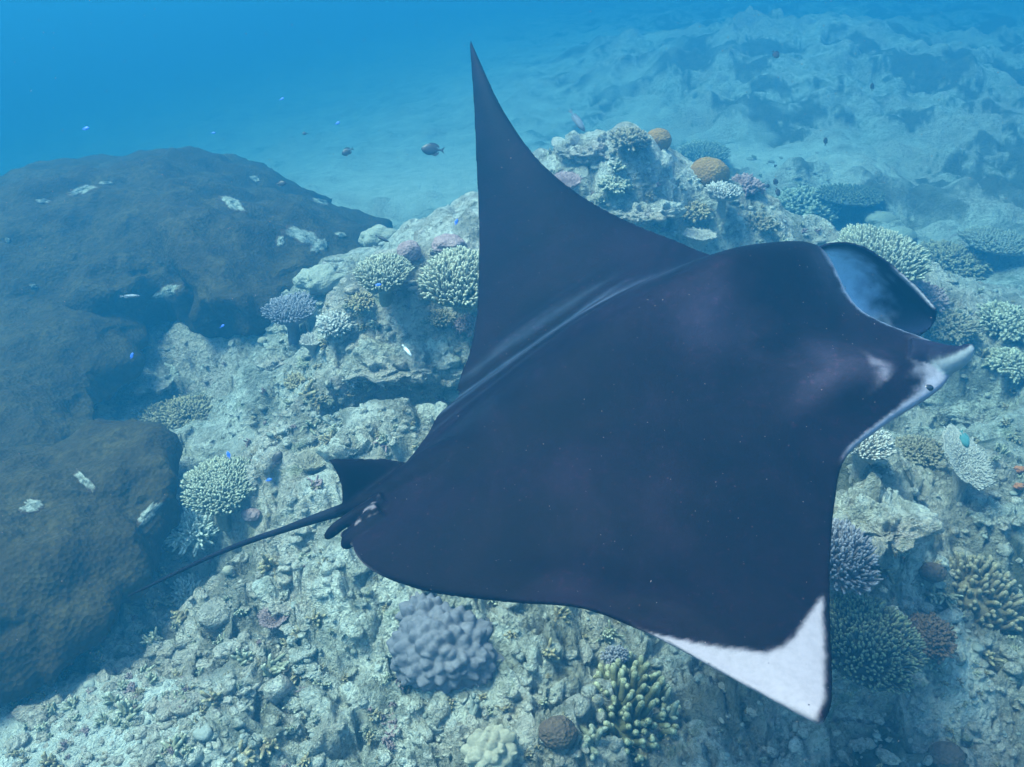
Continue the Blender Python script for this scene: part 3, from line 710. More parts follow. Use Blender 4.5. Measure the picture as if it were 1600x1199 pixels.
# ------------------------------------------------------------------ coral builders
def dome_pts(n, rx, ry, h, jitter=0.25):
    """roughly even points on a low dome (upper side)"""
    k = np.arange(n) + 0.5; r = np.sqrt(k / n); th = k * 2.399963 + RNG.normal(0, jitter, n) * 0.3
    x_, y_ = r * np.cos(th), r * np.sin(th)
    return x_, y_, r, th
def outline(th, seedn, amp=0.16):
    q = np.stack([np.cos(th) * 1.2, np.sin(th) * 1.2, np.full(th.shape, seedn)], 1)
    return 1 + amp * (n_at(q, 1.0) + 0.5 * n_at(q, 0.4))
SEED = [0]
def table_coral(label, px, py, rx, ry, mat, n=500, flen=0.035, frad=0.009, dome=0.06, lift=0.12, rim_out=1.0, tilt=(0, 0), name='table_coral', thick=0.03, amp=0.16, group=None, knob=0.0, lean=1.0):
    SEED[0] += 1; s = SEED[0] * 1.7
    q, g, nn = spot(px, py, lift); k = mpp(q); RX = rx * k; RY = ry * k / squash(q)
    o = thing(name, label, 'coral', tuple(q), group)
    nr, na = 14, 72; th = np.linspace(0, 2 * math.pi, na, endpoint=False); ol = outline(th, s, amp)
    tx, ty = tilt
    def surf(x_, y_, r): return dome * (1 - r ** 2) + (x_ * tx + y_ * ty)
    V = []
    for i in range(nr):
        r = i / (nr - 1); X_ = RX * r * ol * np.cos(th); Y_ = RY * r * ol * np.sin(th)
        V.append(np.stack([X_, Y_, surf(X_, Y_, r)], 1))
    for r, dz in ((1.0, -thick * .5), (0.93, -thick), (0.5, -thick * 1.8), (0.26, -lift * 0.75 - thick), (0.3, -lift - 0.12)):
        X_ = RX * r * ol * np.cos(th); Y_ = RY * r * ol * np.sin(th)
        V.append(np.stack([X_, Y_, surf(X_, Y_, r) + dz], 1))
    V = np.concatenate(V); V += (fbm(V + q, 0.05, 2, seed=s)[:, None]) * np.array([0, 0, 0.006])
    A = np.zeros(len(V))
    link('plate', mesh_from('plate', V, [grid_faces(nr + 5, na, True)], True, {'tip': A}), mat, o)
    n = int(n * 1.45); frad = frad * 0.78
    x_, y_, r, tt = dome_pts(n, 1, 1, 1); ol2 = outline(np.mod(tt, 2 * math.pi), s, amp)
    X_ = RX * r * ol2 * np.cos(tt); Y_ = RY * r * ol2 * np.sin(tt)
    B = np.stack([X_, Y_, surf(X_, Y_, r) - 0.004], 1)
    out = np.stack([np.cos(tt) * RX, np.sin(tt) * RY, np.zeros(n)], 1); out /= np.linalg.norm(out, axis=1)[:, None]
    D = np.array([[0, 0, 1.0]]) + out * (r ** 2.5 * 1.5 * rim_out)[:, None] * lean + RNG.normal(0, 0.16, (n, 3))
    L = flen * (0.75 + 0.5 * RNG.random(n)) * (1 + 0.3 * r); rr_ = frad * (0.8 + 0.4 * RNG.random(n))
    bag = Bag(); bag.add(*fingers(B, D, L, rr_, rr_ * 0.7, sides=5, rings=2, knob=knob))
    br = link('branchlets', bag.mesh('branchlets'), mat, o); br['kind'] = 'stuff'
    return o
def bush_coral(label, px, py, rx, ry, mat, n=120, sub=4, flen=0.05, frad=0.010, h=0.6, name='bushy_coral', sink=0.0, amp=0.2, group=None, knob=0.0):
    """dome of forking twigs"""
    SEED[0] += 1; s = SEED[0] * 1.7
    q, g, nn = spot(px, py, 0.0); k = mpp(q); RX = rx * k; sq = squash(q)
    H = ry * k * h * 1.1; RY = max(0.4 * RX, (ry * k - 0.4 * H) / sq)
    o = thing(name, label, 'coral', tuple(q + np.array([0, 0, -sink])), group)
    x_, y_, r, tt = dome_pts(n, 1, 1, 1); ol = outline(np.mod(tt, 2 * math.pi), s, amp)
    zz = np.sqrt(np.clip(1 - r * r * 0.96, 0, 1))
    B = np.stack([RX * 0.45 * r * ol * np.cos(tt), RY * 0.45 * r * ol * np.sin(tt), H * 0.35 * zz], 1)
    E = np.stack([RX * r * ol * np.cos(tt), RY * r * ol * np.sin(tt), H * zz], 1) * (0.86 + 0.2 * RNG.random(n))[:, None]
    bag = Bag(); D = E - B; L = np.linalg.norm(D, axis=1)
    v, q_, t3, a = fingers(B, D, L, frad * 1.5, frad * 1.1, sides=5, rings=3, bend=0.05); bag.add(v, q_, t3, a * 0.3)
    B2 = np.repeat(E - D * 0.12, sub, 0); D2 = np.repeat(D / L[:, None], sub, 0) + RNG.normal(0, 0.55, (n * sub, 3))
    L2 = flen * (0.6 + 0.8 * RNG.random(n * sub)); f_ = frad * (0.75 + 0.5 * RNG.random(n * sub))
    bag.add(*fingers(B2, D2, L2, f_, f_ * 0.8, sides=5, rings=2, knob=knob))
    br = link('twigs', bag.mesh('twigs'), mat, o); br['kind'] = 'stuff'
    cv, ct = ico(4); cv = cv * np.array([RX * 0.62, RY * 0.62, H * 0.6]); cv = cv * (1 + 0.2 * fbm(cv + q, 0.1, 3, seed=s))[:, None]
    link('core', mesh_from('core', cv, [ct], True, {'tip': np.zeros(len(cv))}), mat, o)
    return o
def boulder_coral(label, px, py, rx, ry, mat, lump=0.03, cells=None, name='boulder_coral', sub=5, up=0.25, bumpy=0.0, asp=0.8, group=None):
    SEED[0] += 1; s = SEED[0] * 2.3
    p0, g, nn = spot(px, py, 0.0); k = mpp(p0); RX = rx * k; H = ry * k * asp; q = p0 + np.array([0, 0, H * up])
    RY = RX * 0.85
    v, f_ = ico(sub); V = v * np.array([RX, RY, H]); V = V * (1 + lump * 3 * fbm(v, 0.9, 3, seed=s))[:, None]
    if cells:
        f1, f2 = worley(V + s, cells, int(s)); V = V + v * (cells * bumpy * (0.62 - np.minimum(f1, 1)))[:, None]
    o = link(name, mesh_from(name, V, [f_]), mat, loc=tuple(q), label=label, category='coral')
    if group: o['group'] = group
    return o
def finger_coral(label, px, py, rx, ry, mat, n=60, flen=0.10, frad=0.016, name='finger_coral', h=0.10):
    """thick fingers, each a part of its own (twelve shapes shared)"""
    SEED[0] += 1; s = SEED[0] * 1.7
    q, g, nn = spot(px, py, 0.0); k = mpp(q); RX = rx * k; RY = ry * k / squash(q)
    o = thing(name, label, 'coral', tuple(q))
    shapes = []
    for i in range(12):
        bag = Bag(); bag.add(*fingers(np.zeros((1, 3)), np.array([[0, 0, 1.0]]), flen * (0.8 + 0.5 * random.random()), frad * (1.05 + .2 * random.random()), frad * (0.8 + .2 * random.random()), sides=8, rings=5, bend=0.1, knob=0.08))
        if i % 2:
            bag.add(*fingers(np.array([[0, 0, flen * 0.4]]), np.array([[random.uniform(-1, 1), random.uniform(-1, 1), 1.1]]), flen * 0.5, frad * 0.85, frad * 0.7, sides=8, rings=4))
        me = bag.mesh('finger'); me.materials.append(mat); shapes.append(me)
    x_, y_, r, tt = dome_pts(n, 1, 1, 1); ol = outline(np.mod(tt, 2 * math.pi), s, 0.2)
    for i in range(n):
        X_, Y_ = RX * r[i] * ol[i] * math.cos(tt[i]), RY * r[i] * ol[i] * math.sin(tt[i])
        d = Vector((math.cos(tt[i]) * r[i] * 0.9 + random.gauss(0, .15), math.sin(tt[i]) * r[i] * 0.9 + random.gauss(0, .15), 1.0))
        c = link('finger', shapes[i % 12], None, o, loc=(X_, Y_, h * (1 - r[i] ** 2) - 0.02))
        c.rotation_euler = d.to_track_quat('Z', 'Y').to_euler()
    cv, ct = ico(4); cv = cv * np.array([RX * 0.95, RY * 0.95, h * 1.0]); cv = cv * (1 + 0.18 * fbm(cv + q, 0.08, 3, seed=s))[:, None]
    link('base', mesh_from('base', cv - np.array([0, 0, 0.02]), [ct], True, {'tip': np.zeros(len(cv))}), mat, o)
    return o
def plate_coral(label, px, py, rx, ry, mat, tilt=(0, 0), lift=0.08, cup=0.04, a0=0.0, a1=360.0, name='plate_coral', thick=0.012, n=420):
    """thin fan or saucer with a serrated rim of tiny branchlets"""
    return table_coral(label, px, py, rx, ry, mat, n=n, flen=0.014, frad=0.0045, dome=-cup, lift=lift, tilt=tilt, name=name, thick=thick, amp=0.22)

T1 = table_coral('domed cream table coral half hidden by the far wing of the manta', 722, 442, 52, 36, M_CREAM, n=620, flen=0.05, frad=0.0115, dome=0.10, lift=0.10)
table_coral('pale green table coral in the gully just above the bleached coral', 343, 760, 48, 33, M_CREAM, n=640, flen=0.03, frad=0.0095, dome=0.03, lift=0.14, tilt=(-0.1, 0.15))
table_coral('large dark table coral with bright green tips, right of the white wing end', 1352, 1008, 66, 60, M_GREEN, n=720, flen=0.042, frad=0.0085, dome=0.10, lift=0.12)
table_coral('purplish dark table coral at the front edge of the pitted rock, beside the near wing', 1312, 872, 42, 42, M_LILAC, n=320, flen=0.04, frad=0.009, dome=0.08, lift=0.08)
table_coral('cream table coral with crowded fingers directly behind the head of the manta', 1378, 402, 54, 34, M_CREAM, n=520, flen=0.055, frad=0.013, dome=0.08, lift=0.12)
table_coral('lilac flat table coral at the left edge of the reef crest', 455, 484, 34, 20, M_LILAC, n=420, flen=0.028, frad=0.008, dome=0.02, lift=0.14)
table_coral('small table coral in the shade below the head of the manta', 1350, 692, 34, 24, M_PALEPLATE, n=300, flen=0.03, frad=0.0075, dome=0.03, lift=0.16)
table_coral('pale grey green table coral on the mound right of the small orange boulder', 1100, 238, 34, 16, M_CREAM, n=260, flen=0.05, frad=0.014, dome=0.04, lift=0.1)
table_coral('pale green table coral left of the mauve boulder coral, below the pale lumpy one', 600, 430, 36, 22, M_CREAM, n=420, flen=0.035, frad=0.009, dome=0.05, lift=0.08)
table_coral('large faint table coral on the sand far right, level with the top of the head', 1555, 378, 44, 18, M_PALEB, n=300, flen=0.04, frad=0.016, dome=0.03, lift=0.12)
table_coral('dull green flat table coral on the slope below the far reef', 1330, 305, 46, 18, M_GREEN, n=260, flen=0.03, frad=0.013, dome=0.02, lift=0.12)
plate_coral('pale fan shaped plate coral on the right, under the teal fish', 1512, 716, 37, 26, M_PALEPLATE, tilt=(-0.25, 0.40), lift=0.16, cup=0.03)
plate_coral('small pale saucer coral at the foot of the mound, above the manta', 1094, 366, 24, 8, M_PALEPLATE, lift=0.08)
plate_coral('small pinkish plate coral against the leading edge of the far wing', 885, 280, 20, 14, M_PINK, lift=0.06)
plate_coral('yellowish round plate coral left of the dorsal fin', 487, 716, 24, 15, M_LOBE, lift=0.04)
plate_coral('small tan saucer coral below the lilac table coral', 487, 530, 15, 8, M_PALEPLATE, lift=0.05)
plate_coral('tiny grey plate coral on the lower left rubble beside the dark hollow', 428, 964, 20, 13, M_PINK, lift=0.03)

bush_coral('cauliflower coral, cream and knobbly, at the right end of the reef mound', 1255, 335, 54, 34, M_CREAM, n=150, sub=5, flen=0.06, frad=0.019, h=0.9)
bush_coral('wide brown bushy coral with pale twig ends above the gully on the left', 292, 658, 70, 36, M_BUSH, n=230, sub=7, flen=0.045, frad=0.0085, h=0.5)
bush_coral('bleached white branching coral in the gully next to the brown plates', 306, 838, 32, 28, M_WHITE, n=90, sub=4, flen=0.06, frad=0.0075, h=0.8)
bush_coral('smaller bleached white coral below the tail of the manta', 296, 932, 21, 24, M_WHITE, n=60, sub=4, flen=0.05, frad=0.0075, h=0.7)
bush_coral('pale branching coral at the bottom left corner of the reef under the brown plates', 26, 1066, 24, 24, M_WHITE, n=60, sub=4, flen=0.04, frad=0.008, h=0.6)
bush_coral('large tan bushy coral on the far right beyond the head of the manta', 1478, 420, 56, 36, M_BUSH, n=170, sub=6, flen=0.06, frad=0.013, h=0.7)
bush_coral('grey brown bushy coral between the head fin tip and the tan bushy coral', 1432, 468, 40, 24, M_PINK, n=120, sub=6, flen=0.045, frad=0.010, h=0.6)
bush_coral('yellowish bushy coral just above the rolled near head fin', 1478, 518, 40, 26, M_YELLOW, n=120, sub=6, flen=0.05, frad=0.010, h=0.7)
bush_coral('pale bushy coral at the right edge, right of the rolled head fin', 1575, 510, 42, 30, M_CREAM, n=120, sub=6, flen=0.05, frad=0.011, h=0.6)
bush_coral('cream bushy coral on the right edge one clump lower than the pale one', 1580, 575, 36, 24, M_CREAM, n=110, sub=5, flen=0.045, frad=0.010, h=0.6)
bush_coral('olive bushy coral in the shade left of the fan shaped plate coral', 1432, 712, 36, 26, M_YELLOW, n=110, sub=6, flen=0.035, frad=0.008, h=0.6)
bush_coral('small cream bushy coral on the reef crest left of the manta', 640, 592, 26, 20, M_CREAM, n=70, sub=5, flen=0.035, frad=0.008, h=0.7)
bush_coral('small pinkish bushy coral on the crest above the dark hollow', 735, 512, 22, 16, M_PINK, n=70, sub=5, flen=0.03, frad=0.008, h=0.7)
bush_coral('grey bushy coral on the front of the reef crest, right of the lilac table coral', 525, 512, 26, 20, M_PALEPLATE, n=80, sub=5, flen=0.035, frad=0.008, h=0.7)
bush_coral('dark bushy coral right of the green tipped table coral', 1448, 1000, 36, 30, M_DARKB, n=110, sub=6, flen=0.035, frad=0.008, h=0.6)
bush_coral('little pale blue coral above the finger coral, under the near wing', 962, 1030, 16, 14, M_LILAC, n=40, sub=5, flen=0.025, frad=0.006, h=0.8)
bush_coral('tan bushy coral on the reef mound left of the small orange boulder', 985, 225, 24, 14, M_YELLOW, n=60, sub=5, flen=0.05, frad=0.013, h=0.8)
bush_coral('pinkish bushy coral on the slope right of the large orange boulder', 1165, 298, 20, 16, M_PINK, n=60, sub=5, flen=0.045, frad=0.013, h=0.8)

bush_coral('small tan bushy coral between the mauve boulder coral and the lilac table coral', 566, 474, 20, 14, M_BUSH, n=60, sub=5, flen=0.03, frad=0.007, h=0.6)
bush_coral('small olive bushy coral on the crest rock under the domed table coral', 690, 500, 22, 14, M_YELLOW, n=60, sub=5, flen=0.03, frad=0.007, h=0.6)
bush_coral('small grey bushy coral low on the crest left of the dark hollow', 560, 590, 22, 15, M_PALEPLATE, n=60, sub=5, flen=0.03, frad=0.007, h=0.6)
bush_coral('small brown bushy coral at the foot of the crest, far from the wing', 470, 600, 22, 14, M_BUSH, n=60, sub=5, flen=0.03, frad=0.007, h=0.5)
bush_coral('small tan bushy coral on the face of the mound below the large orange boulder', 1085, 335, 20, 13, M_BUSH, n=60, sub=5, flen=0.04, frad=0.010, h=0.6)
bush_coral('small cream bushy coral on the mound between the two orange boulders and the wing', 960, 292, 22, 12, M_CREAM, n=60, sub=5, flen=0.04, frad=0.010, h=0.5)
bush_coral('small olive bushy coral at the right foot of the mound by the cauliflower coral', 1190, 350, 24, 14, M_YELLOW, n=60, sub=5, flen=0.04, frad=0.010, h=0.5)
table_coral('small cream table coral left of the cauliflower coral on the mound', 1130, 300, 22, 10, M_PALEPLATE, n=160, flen=0.03, frad=0.009, dome=0.02, lift=0.06)

finger_coral('dark finger coral with pale blunt tips at the bottom centre of the reef', 975, 1110, 62, 60, M_FINGER, n=105, flen=0.085, frad=0.0135)
finger_coral('tan finger coral clump on the right, above the sandy corner', 1522, 932, 52, 44, M_YELLOW, n=110, flen=0.07, frad=0.0115, h=0.14)

boulder_coral('round orange brown boulder coral on top of the reef mound, the smaller of the two', 1028, 226, 21, 24, M_ORANGE, lump=0.02, up=0.3)
boulder_coral('large round orange brown boulder coral on the reef mound, right of the smaller one', 1107, 282, 31, 34, M_ORANGE, lump=0.03, up=0.3)
boulder_coral('mauve boulder coral on the crest beside the domed cream table coral', 640, 398, 19, 24, M_PINK, lump=0.03, up=0.2)
boulder_coral('flat mauve coral growth behind the domed cream table coral', 700, 382, 28, 18, M_PINK, lump=0.08, up=0.0)
boulder_coral('smooth dark brown boulder coral between the lavender coral and the finger coral', 872, 1148, 30, 30, M_DARKB, lump=0.04, up=0.2)
boulder_coral('dark brown dome coral in the sandy bottom right corner', 1478, 1186, 28, 28, M_DARKB, lump=0.03, up=0.2)
boulder_coral('small brown boulder coral left of the tan finger coral', 1457, 897, 20, 19, M_DARKB, lump=0.03, up=0.2)
boulder_coral('pale round boulder coral behind the cream table coral by the head', 1405, 374, 26, 18, M_PALEB, lump=0.03, up=0.3)
boulder_coral('pale low dome coral on the slope, farther back than the pale round one', 1376, 345, 26, 14, M_PALEB, lump=0.03, up=0.2)
boulder_coral('big lavender lobed coral below the near wing, left of the shadow', 694, 1016, 78, 86, M_BLUE, lump=0.06, cells=0.044, bumpy=1.15, sub=6, up=0.0, asp=0.62, name='lobed_coral')
boulder_coral('second lavender lobed coral head, tucked against the trailing edge of the wing', 668, 962, 46, 34, M_BLUE, lump=0.06, cells=0.04, bumpy=1.1, sub=6, up=0.0, asp=0.7, name='lobed_coral')
boulder_coral('yellowish lobed coral at the bottom edge beneath the lavender one', 766, 1172, 40, 34, M_LOBE, lump=0.08, cells=0.038, bumpy=1.0, sub=6, up=0.0, name='lobed_coral')
boulder_coral('pale lumpy coral at the back of the crest where the brown plates end', 598, 378, 30, 24, M_PALEB, lump=0.08, cells=0.12, bumpy=0.5, up=0.2, name='lobed_coral')
boulder_coral('pale lumpy coral head on the crest above the lilac table coral', 508, 440, 38, 24, M_PALEB, lump=0.10, cells=0.10, bumpy=0.5, up=0.1, name='lobed_coral')
boulder_coral('small yellow ball coral in the dark gap under the brown plates', 411, 536, 8, 8, M_LOBE, lump=0.03, up=0.5)
boulder_coral('pale egg shaped coral in the hollow under the edge of the brown plates', 292, 492, 15, 17, M_PALEB, lump=0.04, up=0.5)
boulder_coral('small mauve lump coral left of the tail of the manta', 392, 806, 15, 12, M_PINK, lump=0.05, up=0.2)
boulder_coral('peach coloured lump on the rubble below the tail', 357, 893, 9, 9, M_LOBE, lump=0.05, up=0.3)
sp1 = boulder_coral('upper of the two orange sponges at the right edge', 1593, 735, 8, 6, M_SPONGE, lump=0.12, up=0.4, name='sponge')
sp2 = boulder_coral('lower of the two orange sponges at the right edge', 1592, 761, 8, 6, M_SPONGE, lump=0.12, up=0.4, name='sponge')
sp1['category'] = sp2['category'] = 'sponge'

# pale dead branches standing on the reef
def dead_branches(label, px, py, lenpx, ang, nbr, seedn):
    rg = random.Random(seedn); q, g, nn = spot(px, py, 0.0); k = mpp(q)
    o = thing('dead_branch', label, 'dead coral', tuple(q)); bag = Bag()
    rt = np.array([1, 0, 0.]); upv = np.array([0, 0.3, 0.95])
    for i in range(nbr):
        a = ang + rg.uniform(-0.7, 0.7); L = lenpx * k * rg.uniform(0.5, 1.0)
        p = np.zeros(3); pts = [p.copy()]; d = rt * math.cos(a) + upv * math.sin(a)
        for j in range(5):
            d = d + np.array([rg.gauss(0, .25) for _ in range(3)]); d /= np.linalg.norm(d); p = p + d * L / 5; pts.append(p.copy())
            if j in (1, 3):
                dd = d + np.array([rg.gauss(0, .8) for _ in range(3)]); dd /= np.linalg.norm(dd)
                v, q_, t3 = tube(np.array([p, p + dd * L * .14, p + dd * L * .26]), np.array([.009, .007, .004]), 6); bag.add(v, q_, t3)
        v, q_, t3 = tube(catmull(pts, 16), np.linspace(.012, .006, 16) * (1 + 0.2 * RNG.random(16)), 7); bag.add(v, q_, t3)
    link('branch', bag.mesh('branch'), M_DEAD, o)
dead_branches('pale dead branching coral standing in front of the dark hollow', 526, 672, 52, 1.5, 4, 3)
dead_branches('pale broken branch lying between the lavender and the yellowish corals', 738, 1118, 36, 2.3, 2, 8)

# ------------------------------------------------------------------ rock ledges and boulders of the reef
def rock(label, px, py, rx, ry, h=0.7, sub=6, up=0.0, seedn=0, name='reef_rock', rot=0.0):
    q, g, nn = spot(px, py, 0.0); k = mpp(q); RX = rx * k; H = ry * k * h; RY = ry * k / squash(q) * 0.8
    v, f_ = ico(sub); V = v * np.array([RX, RY, H])
    Pw = V + q; Wq = Pw + np.stack([fbm(Pw, .2, 2, seed=seedn), fbm(Pw, .2, 2, seed=seedn + 2), fbm(Pw, .2, 2, seed=seedn + 4)], 1) * 0.06
    f1, _ = worley(Wq, 0.22, seedn); f3, _ = worley(Wq, 0.09, seedn + 5)
    d = 0.30 * fbm(v, 1.0, 3, seed=seedn) * min(RX, H) + 0.16 * (0.5 - np.minimum(f1, 1)) + 0.05 * (0.5 - np.minimum(f3, 1)) + 0.02 * fbm(Wq, 0.05, 3, 0.6, seed=seedn) - 0.06 * smooth(.3, .5, fbm(Wq, .13, 2, seed=seedn + 9)) - 0.02 * smooth(.3, .5, fbm(Wq, .05, 2, seed=seedn + 11))
    V = V + v * d[:, None]
    return link(name, mesh_from(name, V, [f_], True, {'sand': np.zeros(len(V))}), M_REEF, loc=tuple(q + np.array([0, 0, H * up])), label=label, category='rock')
rock('pitted pale rock outcrop on the right, beside the leading edge of the near wing', 1375, 812, 72, 62, 0.55, seedn=3)
rock('broad rocky crest carrying small corals left of the manta', 625, 560, 88, 44, 0.6, seedn=7)
rock('overhanging rock right above the dark hollow next to the wing', 690, 590, 50, 24, 0.8, seedn=11, up=0.2)
rock('top of the reef mound, rough pale rock left of the orange boulders', 920, 232, 62, 26, 0.5, seedn=15)
rock('front shelf of the reef mound above the back of the manta', 1000, 330, 60, 22, 0.6, seedn=19)
rock('low rough rock at the left foot of the gully under the brown plates', 240, 590, 44, 30, 0.5, seedn=23)
rock('dark rock ledge on the right below the tan bushy coral', 1530, 650, 50, 24, 0.5, seedn=27)
rock('rough grey rock beneath the dorsal fin, in front of the dark hollow', 560, 700, 42, 22, 0.6, seedn=31)
rock('rough rock knob in front of the dark hollow next to the body', 672, 668, 28, 24, 0.8, seedn=35)
rock('rock lump between the crest corals and the brown plates', 440, 560, 40, 26, 0.6, seedn=39)
rock('grey rock block on the right edge beneath the fan shaped plate coral', 1560, 810, 46, 26, 0.5, seedn=43)
rock('low crumbly rock on the rubble slope below the tail', 440, 930, 46, 32, 0.4, seedn=47)


# ------------------------------------------------------------------ rubble and small growth (uncountable)
def scatter(name, mat, n, size, boxes, squashz=0.6, sub=2, seedn=5, mode='lump'):
    rg = np.random.default_rng(seedn); bag = Bag(); v, f_ = ico(sub)
    for i in range(n):
        x0, y0, x1, y1 = boxes[int(rg.integers(len(boxes)))]
        px, py = rg.uniform(x0, x1), rg.uniform(y0, y1)
        p, nn = ground(px, py)
        if p[1] > 11: continue
        hh, _ = cast_big(px, py)
        if hh is not None and np.linalg.norm(hh) < np.linalg.norm(p): continue
        s = size * math.exp(rg.normal(0, 0.45))
        if mode == 'lump':
            sc = s * rg.uniform(0.6, 1.4, 3) * np.array([1, 1, squashz]); a = rg.uniform(0, 6.28)
            V = v * (1 + 0.45 * n_at(v + i * 1.37, 0.6))[:, None] * sc
            V = np.stack([V[:, 0] * math.cos(a) - V[:, 1] * math.sin(a), V[:, 0] * math.sin(a) + V[:, 1] * math.cos(a), V[:, 2]], 1)
            bag.add(V + p, None, f_)
        else:
            k = int(rg.integers(9, 20)); D = rg.normal(0, 0.7, (k, 3)) + nn * 1.1
            B = p + rg.normal(0, s * 0.25, (k, 3)) * np.array([1, 1, 0.3])
            vv, q_, t3, a = fingers(B, D, s * rg.uniform(.6, 1.2, k), s * 0.17, s * 0.12, sides=5, rings=2); bag.add(vv, q_, t3, a)
    o = link(name, bag.mesh(name), mat, kind='stuff')
    return o
LEFT = [(150, 500, 740, 900), (160, 850, 700, 1199), (400, 380, 740, 700), (0, 1000, 500, 1199)]
RIGHT = [(1300, 380, 1600, 1199), (700, 930, 1600, 1199)]
TOPB = [(800, 180, 1300, 390)]
scatter('coral_rubble', M_REEF, 2600, 0.017, LEFT + RIGHT + TOPB, seedn=5)
scatter('pale_rubble', M_DEAD, 700, 0.008, LEFT + RIGHT + TOPB, seedn=6)
scatter('small_coral_growth', M_CREAM, 230, 0.026, LEFT + RIGHT + TOPB, seedn=8, mode='twig')
scatter('brown_algae_tufts', M_BUSH, 260, 0.024, LEFT + RIGHT + TOPB, seedn=9, mode='twig')
scatter('mauve_coral_growth', M_PINK, 90, 0.020, LEFT + TOPB, seedn=10, mode='twig')

# ------------------------------------------------------------------ fish
def simple_mat(name, col, rough=0.5):
    m, t, b = newmat(name); co = nd(t, 'ShaderNodeTexCoord').outputs['Object']
    c = mixc(t, ramp(t, noise_tex(t, 60, 3, 0.6, co), 0.35, 0.7, 0, 0.5), col, tuple(x * 0.6 for x in col))
    t.links.new(c, b.inputs['Base Color']); b.inputs['Roughness'].default_value = rough; return m
F_DARK = simple_mat('dark fish skin', (0.007, 0.007, 0.012)); F_GREY = simple_mat('grey fish skin', (0.10, 0.12, 0.15)); F_BLUE = simple_mat('blue fish skin', (0.03, 0.12, 0.6))
F_TEAL = simple_mat('teal fish skin', (0.06, 0.20, 0.20)); F_PALE = simple_mat('pale fish skin', (0.6, 0.62, 0.6))
def fish(label, px, py, d, lpx, ang, mat, deep=0.42, turn=0.0, name='reef_fish', fork=True, group=None):
    """ang: heading in the picture plane (0 = right), turn: heading away from the viewer"""
    L = lpx * d / FPX; n = 22; xs = np.linspace(0, 1, n)
    hgt = deep * L * 0.5 * np.interp(xs, [0, .04, .12, .3, .5, .7, .84, .9, 1], [.06, .30, .62, .98, 1.0, .70, .28, .17, .15])
    wid = L * 0.075 * np.interp(xs, [0, .05, .2, .4, .7, .9, 1], [.1, .45, 1, 1, .55, .2, .12])
    na = 16; th = np.linspace(0, 2 * math.pi, na, endpoint=False)
    V = np.stack([np.repeat((0.5 - xs) * L * 0.86 + L * 0.07, na), (wid[:, None] * np.cos(th)).ravel(), (hgt[:, None] * np.sin(th)).ravel()], 1)
    Q = grid_faces(n, na, True); bag = Bag(); bag.add(V, Q)
    bag.add(np.array([[0.5 * L, 0, 0.0]]))
    bag.T.append(np.array([[(j + 1) % na, j, n * na] for j in range(na)]))
    def fin(poly, w_=0.006):
        p = np.array(poly) * L; m_ = len(p)
        V2 = np.concatenate([np.stack([p[:, 0], np.full(m_, w_ * L), p[:, 1]], 1), np.stack([p[:, 0], np.full(m_, -w_ * L), p[:, 1]], 1)])
        T = [[0, i, i + 1] for i in range(1, m_ - 1)] + [[m_, m_ + i + 1, m_ + i] for i in range(1, m_ - 1)]
        Qs = [[i, i + m_, (i + 1) % m_ + m_, (i + 1) % m_] for i in range(m_)]
        return V2, np.array(Qs), np.array(T)
    o = link(name, bag.mesh(name), mat, loc=tuple(at_depth(px, py, d)), label=label, category='fish')
    if group: o['group'] = group
    def part(nm, poly):
        b2 = Bag(); V2, Qs, T = fin(poly); b2.add(V2, Qs, T); me = b2.mesh(nm, smooth_=False); me.materials.append(mat); link(nm, me, None, o)
    h = deep * 0.5
    if fork: part('tail_fin', [(-.33, 0), (-.36, .035), (-.52, h * .62), (-.455, 0.0), (-.52, -h * .62), (-.36, -.035)])
    else: part('tail_fin', [(-.33, 0), (-.36, .04), (-.5, h * .45), (-.515, 0), (-.5, -h * .45), (-.36, -.04)])
    if lpx > 10:
        part('dorsal_fin', [(.0, h * .7), (.22, h * .85), (.12, h * 1.18), (-.10, h * 1.15), (-.27, h * .75), (-.30, h * .3)])
        part('anal_fin', [(-.0, -h * .7), (.02, -h * .95), (-.12, -h * 1.15), (-.27, -h * .75), (-.30, -h * .3)])
    if lpx > 25:
        ev, et = ico(2); bag = Bag()
        for s in (-1, 1): bag.add(ev * L * 0.022 + np.array([0.37 * L, s * L * 0.042, h * L * 0.18]), None, et)
        link('eyes', bag.mesh('eyes'), M_EYE, o)
    # heading vector in camera space
    r_, u_, f_ = np.array([1, 0, 0.]), np.array([0, sp, cp]), np.array([0, cp, -sp])
    X = (r_ * math.cos(ang) + u_ * math.sin(ang)) * math.cos(turn) + f_ * math.sin(turn)
    Zv = -r_ * math.sin(ang) + u_ * math.cos(ang)
    if Zv[2] < 0: Zv = -Zv
    Yv = np.cross(Zv, X); Yv /= np.linalg.norm(Yv); Zv = np.cross(X, Yv)
    o.rotation_euler = Matrix((X, Yv, Zv)).transposed().to_euler()
    return o
fish('dark oval surgeonfish with forked tail left of the far wing', 676, 234, 5.0, 36, math.pi - 0.08, F_DARK, 0.50)
fish('smaller dark fish left of the surgeonfish', 543, 237, 5.6, 20, math.pi + 0.5, F_DARK, 0.55)
fish('small dark fish highest of the three in open water left of the wing', 477, 209, 6.0, 10, math.pi, F_DARK, 0.5)
fish('slender grey fish diving above the reef mound', 902, 189, 4.6, 42, -0.95, F_GREY, 0.24)
fish('dark fish near the top, over the distant sand', 1212, 85, 5.5, 14, -0.9, F_DARK, 0.7)
fish('tiny dark upright fish over the sand, right of centre at the top', 1290, 221, 6.0, 13, 1.5, F_DARK, 0.45)
fish('small dark fish beside the cauliflower coral, the upper of a pair', 1212, 285, 5.0, 12, 1.8, F_DARK, 0.6)
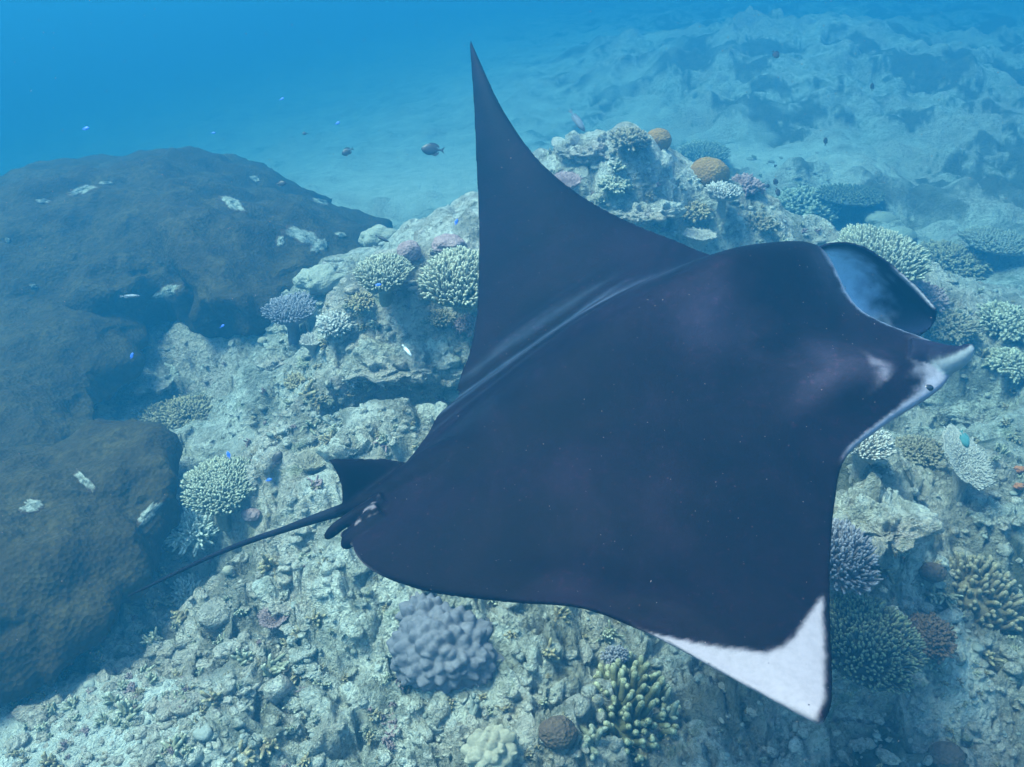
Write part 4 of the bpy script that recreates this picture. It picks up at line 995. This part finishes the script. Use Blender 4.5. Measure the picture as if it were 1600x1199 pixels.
fish('small dark fish beside the cauliflower coral, the lower of a pair', 1198, 291, 5.0, 10, 0.3, F_DARK, 0.6)
fish('dark slim fish just above the cauliflower coral', 1215, 300, 5.0, 14, -1.3, F_DARK, 0.5)
fish('faint dark fish far away near the top right', 1363, 136, 7.0, 13, 1.5, F_DARK, 0.45)
fish('dark fish hovering over the brown plate coral', 439, 287, 4.6, 16, 0.1, F_DARK, 0.5)
fish('dark fish by the pale slope left of the dorsal fin', 433, 717, 3.2, 26, 1.1, F_DARK, 0.5, turn=0.2)
fish('slim dark wrasse above the pale lumpy coral on the crest', 597, 373, 4.4, 24, -0.45, F_DARK, 0.2)
fish('striped pale wrasse in front of the brown plates', 203, 463, 3.9, 32, 0.02, F_GREY, 0.17)
fish('pale slim wrasse over the crest rock left of the wing', 636, 548, 3.0, 24, -0.9, F_PALE, 0.2)
fish('teal parrotfish nosing down at the fan shaped plate coral', 1507, 686, 3.2, 30, -1.2, F_TEAL, 0.42)
BL = (('bright blue damselfish in open water at the upper left', 134, 201, 4.5, 14, 0.2), ('blue damselfish high above the brown plates, close to the top', 440, 155, 5.0, 10, 0.4), ('blue damselfish nearest the surgeonfish', 527, 193, 5.0, 11, 0.5),
      ('blue damselfish beside the edge of the far wing', 713, 347, 3.8, 12, 1.2), ('blue damselfish over the green table coral on the crest', 591, 445, 4.0, 12, 0.1), ('blue damselfish above the table coral in the gully', 357, 711, 3.1, 14, 1.9),
      ('blue damselfish on the pale slope right of the gully table coral', 420, 750, 3.1, 12, 0.3), ('blue damselfish under the rim of the brown plates', 206, 556, 3.8, 12, 1.2), ('blue damselfish in the dark gap above the crest', 347, 510, 4.2, 10, 0.6),
      ('blue damselfish on the left over the top of the brown plates', 333, 208, 5.6, 9, 0.1))
for lab, px, py, d, l, a in BL: fish(lab, px, py, d, l * 0.85, a, F_BLUE, 0.42, name='damselfish', group='blue damselfish')

# ------------------------------------------------------------------ drifting specks
bag = Bag(); sv_, sf_ = ico(1); rg = np.random.default_rng(77)
for i in range(1300):
    d = rg.uniform(0.8, 3.6) if i % 3 else rg.uniform(0.7, 1.9); p = at_depth(rg.uniform(-60, 1660), rg.uniform(-60, 1260), d)
    bag.add(sv_ * rg.uniform(0.00025, 0.00055) * (0.6 + 0.5 * d) * rg.uniform(.7, 1.3, 3) + p, None, sf_)
link('drifting_specks', bag.mesh('drifting_specks'), simple_mat('plankton', (0.12, 0.105, 0.115), 0.8), kind='stuff')
